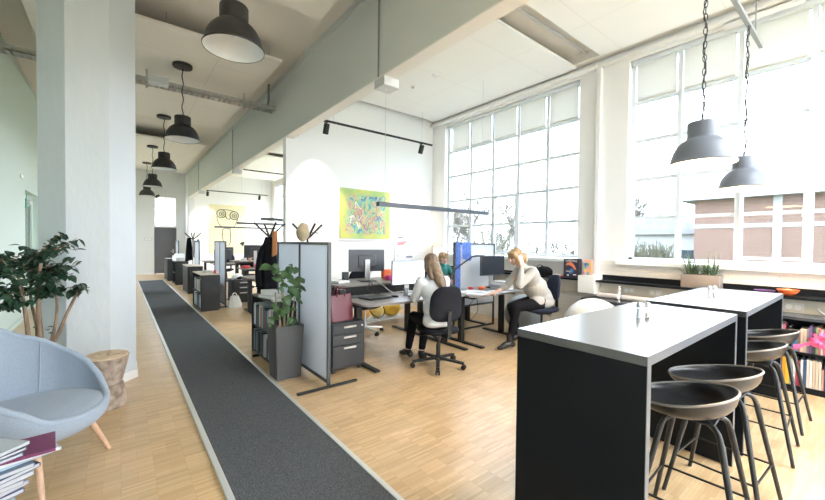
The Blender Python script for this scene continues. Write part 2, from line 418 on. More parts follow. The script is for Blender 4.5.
# end wall with door and transom opening
w = MB(); w.box(XL, YE, 0, 1.19, YE+.2, CZ).box(2.02, YE, 0, 2.6, YE+.2, CZ).box(1.19, YE, 3.46, 2.02, YE+.2, CZ).box(1.19, YE, 2.07, 2.02, YE+.2, 2.12)
S(w, 'wall_end', M['endwall'])
w = MB(); w.box(XL, YB-.2, 0, WX, YB, .8).box(XL, YB-.2, 4.2, WX, YB, CZ)
for a, c in ((XL, 2.7), (5.6, WX)): w.box(a, YB-.2, .8, c, YB, 4.2)
S(w, 'wall_back', M['white'])
def added_window(n, a, b, z0, z1, axis):  # windows added out of view to let in more light
    root = empty('window_%d' % n, (0, 0, 0), kind='structure'); q = MB(); k = 4
    def bx(u0, z0_, u1, z1_, t0, t1):
        if axis == 'x': q.box(u0, YB-.15+t0, z0_, u1, YB-.15+t1, z1_)
        else: q.box(XL-.15+t0, u0, z0_, XL-.15+t1, u1, z1_)
    bx(a, z0, b, z0+.06, 0, .06); bx(a, z1-.06, b, z1, 0, .06)
    for i in range(k+1):
        u = a+(b-a)*i/k; bx(max(a, u-.025), z0, min(b, u+.025), z1, 0, .06)
    for i in range(1, 4): z = z0+(z1-z0)*i/4; bx(a, z-.018, b, z+.018, .01, .05)
    q.build('window_frame', M['framew'], root); q = MB(); bx(a, z0, b, z1, .025, .03); q.build('pane', M['glass'], root)
added_window(8, 2.7, 5.6, .8, 4.2, 'x')  # added behind the camera to light the hall
t = empty('window_11', (0, 0, 0), kind='structure'); q = MB()  # unseen skylight added to brighten the hall from above
for y in (-4.6, -3.4, -2.15, -.96): q.box(2.9, y, CZ+.12, 5.7, y+.06, CZ+.2)
for x in (2.9, 4.27, 5.64): q.box(x, -4.6, CZ+.12, x+.06, -.9, CZ+.2)
q.build('added_skylight_frame', M['framew'], t); MB().box(2.9, -4.6, CZ+.15, 5.7, -.9, CZ+.156).build('pane', M['glass'], t)
added_window(9, 14.6, 16.4, 1.4, 3.2, 'y')  # added where the column hides it, brightens the corridor end
added_window(10, -3.6, -2.0, 1.0, 3.4, 'y')  # added out of view to lift the corridor ceiling and lounge corner
S(MB().box(2.40, 6.80, 0, WX, 6.95, CZ), 'wall_middle', M['hallwall'])
S(MB().box(2.40, 19.0, 0, WX, 19.2, CZ), 'wall_far', M['hallwall'])
# downstand beam between corridor and hall: grey face, pale soffit
b = S(MB().box(2.37, YB, 3.432, 2.53, 19.0, CZ-.001), 'beam', M['beam'])
S(MB().box(2.372, YB, 3.420, 2.535, 19.0, 3.434), 'beam_soffit', M['soffit'])
S(MB().box(2.37, 19.0, 0, 2.41, YE, CZ-.001).box(2.37, 18.97, 0, 2.60, 19.15, 3.43), 'pier', M['endwall'])
S(MB().box(2.355, YB, CZ-.10, 2.37, 19.8, CZ-.001).box(2.35, YB, CZ-.112, 2.37, 19.8, CZ-.10), 'trim_1', M['beam'])
# right wall: piers + lintel + brick apron, window openings
wins = [(-4.55, -1.45), (-.80, 2.36), (3.12, 6.36), (7.9, 11.1), (11.9, 15.1), (15.9, 18.6)]
ap = MB(); pr = MB(); ZS, ZT = 1.26, 4.26
ap.box(WX, YB, 0, WX+.30, YE, ZS)
y = YB
for a, c in wins:
    pr.box(WX, y, ZS, WX+.30, a, CZ); y = c
pr.box(WX, y, ZS, WX+.30, YE, CZ)
for a, c in wins: pr.box(WX, a, ZT, WX+.30, c, CZ)
S(ap, 'wall_right', M['brickwall']); S(pr, 'wall_right_upper', M['hallwall'])
rows = [1.32, 1.91, 2.49, 3.07, 3.645, 4.22]
def window(n, y0, y1, ys, casement=None, blind=True):
    X0, X1 = 6.13, 6.19
    root = empty('window_%d' % n, (0, 0, 0), kind='structure')
    f = MB()
    f.box(X0-.02, y0, ZS+.02, X1, y0+.05, ZT).box(X0-.02, y1-.05, ZS+.02, X1, y1, ZT).box(X0-.02, y0, ZS+.02, X1, y1, rows[0]).box(X0-.02, y0, ZT-.04, X1, y1, ZT)
    f.build('window_frame', M['framew'], root)
    g = MB()
    for yy in ys[1:-1]: g.box(X0-.035, yy-.027, rows[0], X1-.005, yy+.027, ZT-.03)
    for z in rows[1:-1]: g.box(X0-.01, y0+.05, z-.022, X1-.01, y1-.05, z+.022)
    g.build('glazing_bars', M['framew'], root)
    if casement:
        for (c0, c1, z0, z1, hy) in casement:
            q = MB(); t = .035
            q.box(X0-.05, c0, z0, X0-.005, c1, z0+t, .004).box(X0-.05, c0, z1-t, X0-.005, c1, z1, .004).box(X0-.05, c0, z0+t, X0-.005, c0+t, z1-t).box(X0-.05, c1-t, z0+t, X0-.005, c1, z1-t)
            cs = q.build('casement', M['framew'], root)
            MB().box(X0-.09, hy-.012, (z0+z1)/2-.07, X0-.05, hy+.012, (z0+z1)/2+.03, .004).build('casement_handle', M['lgrey'], cs)
    MB().box(X1-.03, y0+.02, rows[0]-.02, X1-.024, y1-.02, ZT-.02).build('pane', M['glass_tinted'] if n < 3 else M['glass'], root)
    MB().box(WX-.08, y0-.1, 1.205, X0, y1+.12, 1.262, .006).build('window_sill', M['sillw'], root)
    if blind:
        for i in range(len(ys)-1):
            a, c = ys[i]+.045, ys[i+1]-.045
            k = MB(); k.box(X0-.045, a, 3.66, X0-.040, c, 4.20).box(X0-.055, a, 3.655, X0-.03, c, 3.68, .003)
            k.build('blind', M['blind'], root)
    MB().box(X0-.10, y0+.03, 4.195, X0-.02, y1-.03, 4.25, .005).build('blind_cassette', M['framew'], root)
    return root
p = .625
window(1, 3.12, 6.36, [3.14, 3.75, 4.38, 5.0, 5.62, 6.23], [(4.40, 4.98, 1.34, 2.48, 4.43)])
window(2, -.80, 2.36, [2.32-.0, 1.735, 1.10, .474, -.15, -.77][::-1], [(.49, 1.08, 1.34, 2.48, .52)])
window(3, -4.55, -1.45, [-4.53+.6*i for i in range(6)])
window(4, 7.9, 11.1, [7.92+.635*i for i in range(6)])
window(5, 11.9, 15.1, [11.92+.635*i for i in range(6)])
window(6, 15.9, 18.6, [15.92+.665*i for i in range(5)])
# reveal trims are part of the wall; vertical pilaster, trunking and cover box on the pier
S(MB().box(5.93, 2.745, 0, WX, 2.81, 4.40, .004), 'trim_2', M['white'])
S(MB().box(5.90, YB+.01, 4.30, WX, 2.745, 4.36, .01, 2).box(5.90, 2.81, 4.30, WX, 6.78, 4.36, .01, 2), 'trim_3', M['white'])
S(MB().box(5.82, -3, 4.44, WX, 6.78, CZ-.001), 'trim_4', M['soffit'])
S(MB().box(5.70, 2.68, .745, 5.999, 2.94, 1.02, .004), 'trim_5', M['white'])
# slim heater rail above window 2
S(MB().box(5.93, .55, 4.22, 5.99, 1.25, 4.28, .01), 'trim_6', M['white'])
# chamfered column
def octa(x0, x1, y0, y1, c):
    return [(x0+c, y0), (x1-c, y0), (x1, y0+c), (x1, y1-c), (x1-c, y1), (x0+c, y1), (x0, y1-c), (x0, y0+c)]
S(MB().prism(octa(-.62, .135, 4.82, 5.57, .215), 0, CZ), 'column', M['column'])
S(MB().prism(octa(-.635, .15, 4.805, 5.585, .215), 0, .085), 'baseboard_column', M['white'])
S(MB().box(XL, YB, 0, XL+.015, 9.95, .08).box(XL, 11.6, 0, XL+.015, YE, .08), 'baseboard_left', M['leftwall'])
S(MB().box(XL+.015, YE-.015, 0, 1.15, YE, .08), 'baseboard_end', M['white'])
S(MB().box(XL, YB, 4.50, XL+.03, YE, 4.535), 'trim_7', M['leftwall'])
# end door and transom
d = empty('door_1', (0, 0, 0), kind='structure')
MB().box(1.23, YE+.04, .01, 1.98, YE+.09, 2.03).build('door_leaf', M['door'], d)
q = MB(); q.box(1.19, YE-.01, 0, 1.235, YE+.12, 2.07).box(1.975, YE-.01, 0, 2.02, YE+.12, 2.07).box(1.19, YE-.01, 2.03, 2.02, YE+.12, 2.075); q.build('door_frame', M['door'], d)
q = MB(); q.tube([(1.90, YE+.04, 1.02), (1.90, YE-.03, 1.02), (1.79, YE-.03, 1.02)], .012, 8).box(1.875, YE+.03, .93, 1.925, YE+.04, 1.10, .004); q.build('door_handle', M['steel'], d)
t = empty('window_7', (0, 0, 0), kind='structure')
q = MB(); q.box(1.19, YE+.02, 2.12, 1.225, YE+.08, 3.46).box(1.985, YE+.02, 2.12, 2.02, YE+.08, 3.46).box(1.19, YE+.02, 2.12, 2.02, YE+.08, 2.155).box(1.19, YE+.02, 3.425, 2.02, YE+.08, 3.46).box(1.59, YE+.03, 2.15, 1.615, YE+.07, 3.43).box(1.22, YE+.03, 2.78, 1.99, YE+.07, 2.805)
q.build('window_frame', M['framew'], t); MB().box(1.2, YE+.05, 2.13, 2.01, YE+.055, 3.45).build('pane', M['glass'], t)
# left door in its recess
d = empty('door_2', (0, 0, 0), kind='structure')
q = MB(); q.box(XL-.16, 10.02, 0, XL-.10, 10.10, 2.40).box(XL-.16, 11.46, 0, XL-.10, 11.54, 2.40).box(XL-.16, 10.02, 2.33, XL-.10, 11.54, 2.41); q.build('door_frame', M['leftwall'], d)
q = MB(); q.box(XL-.15, 10.1, 0, XL-.11, 11.46, 1.0).box(XL-.15, 10.1, 1.0, XL-.11, 10.25, 2.33).box(XL-.15, 11.31, 1.0, XL-.11, 11.46, 2.33).box(XL-.15, 10.1, 2.2, XL-.11, 11.46, 2.33); q.build('door_leaf', mat('sage_door', (.33, .42, .36), .5), d)
MB().box(XL-.135, 10.25, 1.0, XL-.125, 11.31, 2.2).build('door_pane', mat('dim_pane', (.20, .27, .24), .15), d)
# door closer
MB().box(XL-.11, 10.9, 2.22, XL-.05, 11.15, 2.30, .01).build('door_closer', M['lgrey'], d)
# suspended ceiling rafts (structure)
def raft(name, x0, y0, x1, y1, z, m, hang):
    o = S(MB().box(x0, y0, z, x1, y1, z+.04, .003), name, m)
    for x, y in hang:
        q = MB(); q.tube([(x, y, z+.03), (x, y, CZ)], .006, 6).box(x-.015, y-.015, z+.06, x+.015, y+.015, z+.10)
        q.build('hanger', M['galv'], o)
    return o
raft('ceiling_raft', -.9, -.4, 1.99, 4.43, 4.30, M['panel'], [(1.85, 4.2), (.3, 4.2)])
raft('ceiling_raft', -.9, 5.82, 1.99, 10.26, 4.30, M['panel'], [(1.85, 6.0), (.50, 6.0), (1.85, 10.1)])
raft('ceiling_raft', -.9, 12.29, 2.0, 17.0, 4.30, M['panel'], [(1.85, 12.5), (.3, 12.5)])
raft('ceiling_raft', 2.66, 3.13, 5.90, 6.62, 4.40, M['panelhall'], [(4.9, 3.3), (3.4, 3.3)])
raft('ceiling_raft', 2.66, -.8, 5.80, 2.69, 4.40, M['panelhall'], [(4.9, 2.5), (3.4, 2.5)])
raft('ceiling_raft', 2.66, 7.6, 5.8, 12.3, 4.40, M['panelhall'], [(4.9, 7.8)])
raft('ceiling_raft', 2.66, 12.9, 5.8, 17.9, 4.40, M['panelhall'], [(4.9, 13.2)])
# grey conduit between the two rafts
S(MB().tube([(2.6, 2.93, 4.54), (5.95, 2.93, 4.54)], .018, 8), 'trim_8', M['lgrey'])
# runner with aluminium edging
run = MB().box(.515, YB+.5, 0.0005, 1.25, 16.7, .014).build('carpet_runner', M['runner'], smooth=0)
tag(run, 'long charcoal carpet runner down the corridor with aluminium edging', 'carpet')
q = MB(); q.box(.478, YB+.5, .0005, .515, 16.73, .019, .003).box(1.25, YB+.5, .0005, 1.285, 16.73, .019, .003).box(.48, 16.7, .0005, 1.285, 16.735, .019, .003)
q.build('edging_strip', M['alu'], run)

# beam fittings: three conduits ending in boxes
labs = ['grey box with conduit under the beam, nearest and largest', 'second box with conduit under the beam, above the near end of the far office', 'small third box with conduit, farthest along the beam']
for i, y in enumerate((3.64, 10.73, 16.13)):
    r = empty('junction_box', (2.37, y, 3.43), 0, labs[i], 'box')
    MB().box(0, -.105, -.115, .215, .105, -.009, .004).build('housing', M['lgrey'] if i == 0 else M['lgrey'], r)
    MB().tube([(-.014, 0, .0), (-.014, 0, 1.1)], .010, 8).build('conduit', M['grey'], r)
    MB().lathe([(.0, -.118), (.012, -.118), (.012, -.113)], (.10, 0, 0), 10).build('indicator', M['white'], r)

# wall switch, little camera on end wall, exit sign
r = empty('wall_switch', (.963, YE, 1.557), 0, 'pale double switch plate on the end wall left of the dark door', 'switch')
MB().box(-.13, -.02, -.06, .13, 0, .06, .004).build('plate', M['lgrey'], r)
MB().box(-.11, -.028, -.04, -.01, -.02, .04, .003).build('rocker', M['white'], r); MB().box(.01, -.028, -.04, .11, -.02, .04, .003).build('rocker', M['white'], r)
r = empty('wall_spotlight', (1.30, YE, 3.46), 0, 'small black spotlight on the end wall above the dark door', 'lamp')
MB().tube([(0, 0, 0), (0, -.12, .0)], .015, 8).box(-.05, -.012, -.05, .05, 0, .05).build('bracket', M['blackm'], r)
MB().lathe([(.0, .09), (.05, .09), (.06, -.09), (.045, -.09), (.0, -.05)], (0, -.16, -.02), 14, M=Matrix.Rotation(R_(50), 3, 'Y')).build('lamp_head', M['blackm'], r)
r = empty('exit_sign', (XL-.105, 10.82, 2.30), R_(90), 'green and white running man exit sign in the left door recess', 'sign')
MB().box(-.02, -.010, -.15, .24, .004, .15, .003).build('sign_plate', M['exitgreen'], r)
q = MB()
q.box(.120, -.0115, -.11, .205, -.0098, .11)
q.build('sign_doorway', M['paper'], r)
q = MB(); F = -.0125   # running figure, drawn as flat strokes
q.ell((.075, F, .075), (.014, .0015, .016), 10, 8)
for a, b_ in (((.072, F, .055), (.062, F, .0)), ((.070, F, .045), (.105, F, .03)), ((.070, F, .045), (.040, F, .025)), ((.062, F, .0), (.095, F, -.03)), ((.095, F, -.03), (.085, F, -.07)), ((.062, F, .0), (.04, F, -.04)), ((.04, F, -.04), (.012, F, -.045))):
    q.bar(a, b_, .013, .002, (0, 1, 0))
q.build('running_figure', M['paper'], r)
r = tag(MB().box(XL, 9.55, 2.60, XL+.02, 9.75, 2.66).build('wall_label', M['white']), 'tiny white plate high on the left wall above the exit sign', 'label')

# ------------------------------------------------------------------ corridor lamps, tray
def dome(n, mouter, minner, R=.26, chain_len=.5, chain=False, canopy=True, z_top=0.0, neck=.52):
    """Bell pendant, rim at z=0; returns root"""
    root = empty(n)
    k = R/.235
    prof_o = [(.235, 0), (.238, .012), (.228, .02), (.222, .055), (.205, .11), (.178, .158), (.150, .190), (.130, .205), (.118, .212), (.112, .222), (.110, .235), (.110, .345), (.106, .352), (.03, .356), (.0, .356)]
    MB().lathe([(r_*k, z*k) for r_, z in prof_o], n=48).build('lamp_shade', mouter, root, smooth=50)
    prof_i = [(.231, .004), (.218, .055), (.200, .108), (.173, .154), (.145, .185), (.12, .2), (.1, .21), (.1, .33), (0, .335)]
    MB().lathe([(r_*k, z*k) for r_, z in prof_i], n=48).build('shade_lining', minner, root, smooth=50)
    sk = MB(); sk.tube([(0, 0, .33*k), (0, 0, .20*k)], .022, 12); sk.build('lamp_socket', M['white'], root)
    return root
def finish_pendant(root, h0, length, chain, canopy, bulbm, seed):
    rnd = random.Random(seed)
    if chain:
        q = MB(); n = int(length/.05); z = h0
        for i in range(n):
            a = (i % 2)*PI/2 + .3; L2 = .030; w_ = .011
            pts = [(math.cos(a)*w_*math.cos(t)*1.0, math.sin(a)*w_*math.cos(t), z+.025+L2*math.sin(t)) for t in [j*2*PI/10 for j in range(10)]]
            q.tube(pts, .0032, 5, closed=True); z += length/n
        q.build('chain', M['blackm'], root)
        pts = [(.012*math.sin(i*.9+seed), .012*math.cos(i*1.1), h0 + length*i/26) for i in range(27)]
        MB().tube(pts, .0045, 6).build('cord', M['blackm'], root)
    else:
        pts = [(.010*math.sin(i*1.3+seed), .006*math.cos(i*1.7), h0 + length*i/16) for i in range(17)]; pts[-1] = (0, 0, h0+length)
        MB().tube(pts, .008, 6).build('cord', M['blackm'], root)
    if canopy: MB().lathe([(0, h0+length), (.135, h0+length), (.14, h0+length-.02), (.135, h0+length-.045), (.03, h0+length-.055), (0, h0+length-.055)], n=28).build('canopy', M['lampblack'], root)
    MB().ell((0, 0, .15), (.035, .035, .05), 14, 10).build('bulb', bulbm, root)
cl = ['nearest and largest black bell pendant over the corridor', 'second black bell pendant over the corridor, just right of the column', 'third black bell pendant in the corridor row', 'fourth black bell pendant in the corridor row', 'farthest and smallest black bell pendant in the corridor row']
for i, (x, y, z) in enumerate([(.78, 3.50, 3.16), (.79, 6.93, 3.11), (.785, 10.03, 3.11), (.765, 13.42, 3.10), (.77, 16.39, 3.10)]):
    r = dome('pendant_lamp', M['lampblack'], M['lampin'], R=.245)
    finish_pendant(r, .37, 4.30-z-.37, False, True, M['salt'], i)
    r.location = (x, y, z); tag(r, cl[i], 'lamp', 'black pendants along the corridor')
M['lampin_w'] = mat('lamp_inner_cream', (.9, .82, .68), .5)
for i, (x, y, z, ln, lb) in enumerate([(3.42, .825, 2.115, 1.42, 'dark grey bell pendant on a chain over the nearer bar table'), (4.86, .83, 2.075, 1.46, 'dark grey bell pendant on a chain over the farther bar table')]):
    r = dome('pendant_lamp', M['lampgrey'], M['lampin_w'], R=.207)
    finish_pendant(r, .31, 3.68-z-.31, True, False, M['bulb'], i+9)
    r.location = (x, y, z); tag(r, lb, 'lamp', 'grey pendants over the bar tables')
    l = bpy.data.lights.new('pendant_bulb_light', 'POINT'); l.energy = 9; l.color = (1, .72, .42); l.shadow_soft_size = .05
    lo = bpy.data.objects.new('pendant_bulb_light', l); COL.objects.link(lo); lo.location = (x, y, z+.07)
# track carrying the bar lamps
r = empty('lighting_track', (0, 0, 0), 0, 'dark track hanging by the window that carries the bar pendants', 'light track')
MB().box(3.0, .812, 3.68, 5.52, .85, 3.715, .003).build('rail', M['grey'], r)
for x in (3.1, 5.2): MB().tube([(x, .83, 3.71), (x, .83, 4.40)], .006, 6).build('suspension_rod', M['grey'], r)
# cable tray
r = empty('cable_tray', (0, 0, 0), 0, 'perforated galvanised cable tray crossing the corridor ceiling', 'cable tray')
q = MB(); y0, y1, z0 = 7.28, 7.48, 4.03
q.box(XL+.01, y0, z0, 2.36, y0+.01, z0+.07).box(XL+.01, y1-.01, z0, 2.36, y1, z0+.07)
x = XL+.02
while x < 2.34: q.box(x, y0, z0, x+.045, y1, z0+.006); x += .085
q.box(XL+.01, y0, z0, 2.36, y0+.03, z0+.004).box(XL+.01, y1-.03, z0, 2.36, y1, z0+.004).box(XL+.01, (y0+y1)/2-.012, z0, 2.36, (y0+y1)/2+.012, z0+.004)
q.box(XL+.01, y0-.012, z0+.062, 2.36, y0+.012, z0+.072)
q.build('tray', M['galv'], r)
for x in (-.9, .35, 1.85): MB().box(x-.015, 7.485, 4.0, x+.015, 7.50, 4.30).build('hanger', M['galv'], r)
MB().tube([(2.25, 7.42, 4.05)]+bez((2.25, 7.42, 4.10), (2.30, 7.42, 4.3), (2.27, 7.44, 4.45), (2.29, 7.44, 4.57), 8), .02, 8).build('cable', M['grey'], r)
tag(MB().box(.36, 7.10, 3.985, .62, 7.27, 4.10, .006).build('emergency_light', M['lgrey']), 'pale box luminaire on the corridor cable tray', 'light')

# hall track lights
def spot_track(x0, x1, y, z, label, spots, vert=True):
    r = empty('lighting_track', (0, 0, 0), 0, label, 'light track')
    MB().box(x0, y-.018, z, x1, y+.018, z+.035, .003).build('rail', M['blackm'], r)
    for x in (x0+.2, x1-.3): MB().tube([(x, y, z+.03), (x, y, 4.40)], .004, 6).build('suspension_wire', M['lgrey'], r)
    for x in spots:
        h = MB(); h.tube([(x, y, z), (x, y, z-.07)], .012, 8).box(x-.035, y-.02, z-.012, x+.035, y+.02, z)
        Mx = Matrix.Rotation(R_(22), 3, 'X')
        h.lathe([(0, .10), (.048, .10), (.052, .09), (.052, -.09), (.044, -.092), (.040, -.06), (0, -.055)], (x, y, z-.13), 18, M=Mx)
        h.build('spot_head', M['blackm'], r)
    return r
spot_track(2.9, 5.54, 6.3, 3.70, 'black track with two spotlights above the colourful painting', [2.78+.18, 5.22])
spot_track(2.96, 5.60, 18.3, 3.70, 'far black track with spotlights above the yellow canvas', [3.02, 5.2])
spot_track(2.98, 5.6, 12.2, 3.70, 'black track midway down the far office, above the desks', [5.2])
def spotlight(x, y, z, tx, ty, tz, e, a, col=(1, .86, .68), blend=.45):
    l = bpy.data.lights.new('track_spot', 'SPOT'); l.energy = e; l.spot_size = R_(a); l.spot_blend = blend; l.color = col; l.shadow_soft_size = .03
    o = bpy.data.objects.new('track_spot', l); COL.objects.link(o); o.location = (x, y, z)
    o.rotation_euler = (Vector((tx, ty, tz)) - Vector((x, y, z))).to_track_quat('-Z', 'Y').to_euler()
for x in (2.96, 5.22): spotlight(x, 6.34, 3.50, x, 6.8, 2.1, 34, 62)
for x in (3.02, 5.2): spotlight(x, 18.34, 3.50, x, 19.0, 2.0, 16, 70)

# linear suspended lamps
la = ['long slim grey linear lamp over the near desks', 'linear lamp nearest in the far office', 'middle linear lamp in the far office', 'farthest linear lamp, in front of the yellow canvas']
for i, (x, y) in enumerate([(2.86, 4.40), (2.68, 9.3), (2.77, 12.0), (2.88, 16.0)]):
    r = empty('linear_lamp', (x, y, 2.02), 0, la[i], 'lamp', 'linear lamps over the desk rows')
    MB().box(0, -.04, 0, 2.36, .04, .062, .003).build('housing', mat('linear_lamp_grey', (.075, .085, .105), .4), r)
    MB().box(.012, -.03, -.003, 2.35, .03, .002).build('diffuser', M['lgrey'], r)
    for xx in (.12, 2.2): MB().tube([(xx, 0, .06), (xx, 0, 2.385)], .0025, 5).build('suspension_wire', M['lgrey'], r)
for i, (x, y) in enumerate([(4.256, 4.77), (4.254, 5.39)]):
    r = empty('smoke_detector', (x, y, 4.40), 0, ['white round smoke detector on the hall ceiling, the nearer and larger', 'small brass-coloured round detector on the hall ceiling, the farther'][i], 'detector')
    k = (1, .75)[i]
    MB().lathe([(0, 0), (.055*k, 0), (.052*k, -.018), (.0, -.018)], n=24).build('base', M['sillw'], r)
    MB().lathe([(.036*k, -.018), (.03*k, -.04), (0, -.042)], n=24).build('sensor_head', M['sillw'] if i == 0 else M['plaster'], r)
# ------------------------------------------------------------------ bar tables
def bar_table(x0, x1, y0, y1, z, label):
    r = empty('bar_table', ((x0+x1)/2, (y0+y1)/2, 0), 0, label, 'table', 'black bar tables')
    hx, hy, t = (x1-x0)/2, (y1-y0)/2, .042
    MB().box(-hx, -hy, z-t, hx, hy, z, .0015).build('table_top', M['tabletop'], r)
    for s in (-1, 1):
        a = -hx if s < 0 else hx-t
        p = MB().box(a, -hy, .004, a+t, hy, z-t, .0015).build('side_panel', M['black'], r)
        MB().box(a+.001, -hy-.0025, .004, a+t-.001, -hy, z-t).build('edge_band', M['edge'], p)
    MB().box(-hx+.001, -hy-.0025, z-t, hx-.001, -hy, z-.001).build('edge_band', M['edge'], r)
    MB().box(-hx+t, hy-.10, z-t-.09, hx-t, hy-.06, z-t).build('apron', M['black'], r)
    return r
bar_table(1.703, 3.285, .578, 1.212, 1.04, 'near black panel-leg bar table with its long end towards the viewer')
bar_table(3.475, 5.13, .562, 1.20, 1.04, 'farther black bar table behind the near one, by the window wall')
# stools
def make_stool():
    r = empty('bar_stool')
    A = .238
    def rim(th):   # th measured from front (+y)
        c = math.cos(th); s = math.sin(th)
        back = (1-c)/2
        z = .690 + .095*back**1.25
        rx = .240*(1 - .10*max(0, c)); ry = .225 if c > 0 else .215
        return rx, ry, z
    def shell(inner):
        def fn(u, v):
            th = u*2*PI; rx, ry, zr = rim(th)
            k = math.sin(v*PI/2)**.9
            z0 = .650
            back = (1-math.cos(th))/2
            z = z0 + (zr-z0)*(v**(2.3+1.0*(1-back)))
            if inner: return Vector((rx*k*math.sin(th)*.992, ry*k*math.cos(th)*.992+.05, z+.011))
            return Vector((rx*k*math.sin(th), ry*k*math.cos(th)+.05, z))
        return fn
    q = MB(); q.grid(shell(False), 48, 12, True); q.grid(shell(True), 48, 12, True)
    bmesh.ops.remove_doubles(q.bm, verts=q.bm.verts, dist=.0004)
    s = q.build('seat', mat('stool_shell_black', (.018, .018, .019), .32), r, smooth=60)
    q = MB(); pts = []
    for i in range(60):
        th = i*2*PI/60; rx, ry, zr = rim(th); pts.append((rx*math.sin(th), ry*math.cos(th)+.05, zr+.005))
    q.tube(pts, .0062, 8, closed=True); q.build('seat_rim', mat('stool_rim_highlight', (.22, .205, .185), .35), s)  # lighter rim colour is a painted highlight
    lg = mat('stool_leg_stain', (.022, .021, .021), .45)
    for sx in (-1, 1):
        for sy in (-1, 1):
            q = MB(); pts = [(sx*.045, sy*.05, .634), (sx*.085, sy*.085, .630), (sx*.108, sy*.108, .612), (sx*.122, sy*.122, .57), (sx*.212, sy*.225, .002)]
            P = catmull(pts[:4], 4)[:-1] + [Vector(pts[3]), Vector(pts[4])]
            q.tube(P, [.0125]*(len(P)-2)+[.0145, .0105], 10); q.build('leg', lg, r)
    q = MB(); k = .60; a = .122+(.212-.122)*k; b = .122+(.225-.122)*k; z = .57-.57*k
    q.bar((-a, -b, z), (a, -b, z), .009, .009).bar((-a, b, z), (a, b, z), .009, .009).bar((-a, -b, z+.0), (-a, b, z), .009, .009).bar((a, -b, z), (a, b, z), .009, .009)
    q.build('footrest', M['blackm'], r)
    q = MB(); q.box(-.09, -.09, .634, .09, .09, .642, .003); 
    for sx in (-1, 1): q.lathe([(0, .0), (.007, 0), (.007, .006), (0, .006)], (sx*.07, -.09, .63), 8)
    q.build('seat_plate', M['blackm'], r)
    return r
sp = make_stool()
sl = ['bar stool nearest the viewer, pushed under the near table', 'second bar stool at the near table, just behind the nearest one', 'nearer of the two bar stools at the farther table', 'farthest bar stool, next to the low bookcase']
for i, (x, y, a) in enumerate([(2.30, .555, 3), (2.815, .545, -3), (3.775, .55, 2), (4.465, .55, -2)]):
    place(sp, i > 0, (x, y, 0), R_(a), sl[i], 'stool', 'black shell bar stools')
# salt and pepper
def shaker(x, y, rz, label, fill):
    r = empty('shaker', (x, y, 1.04), rz, label, 'shaker', 'salt and pepper shakers')
    MB().lathe([(0, .001), (.018, .001), (.020, .004), (.016, .03), (.0145, .075), (.0, .075)], n=16).build('glass_body', M['clear'], r)
    MB().lathe([(0, .004), (.015, .004), (.0125, fill), (0, fill)], n=14).build('contents', M['salt'] if 'salt' in label else M['pepper'], r)
    MB().lathe([(.0155, .070), (.0165, .073), (.0165, .090), (.010, .100), (0, .102)], n=16).build('cap', M['steel'], r)
shaker(2.575, .925, 0, 'glass salt shaker on the near bar table', .06)
shaker(2.622, .895, 0, 'glass pepper shaker on the near bar table', .032)
shaker(4.185, .93, 0, 'glass salt shaker on the farther bar table', .055)
shaker(4.235, .905, 0, 'glass pepper shaker on the farther bar table', .040)

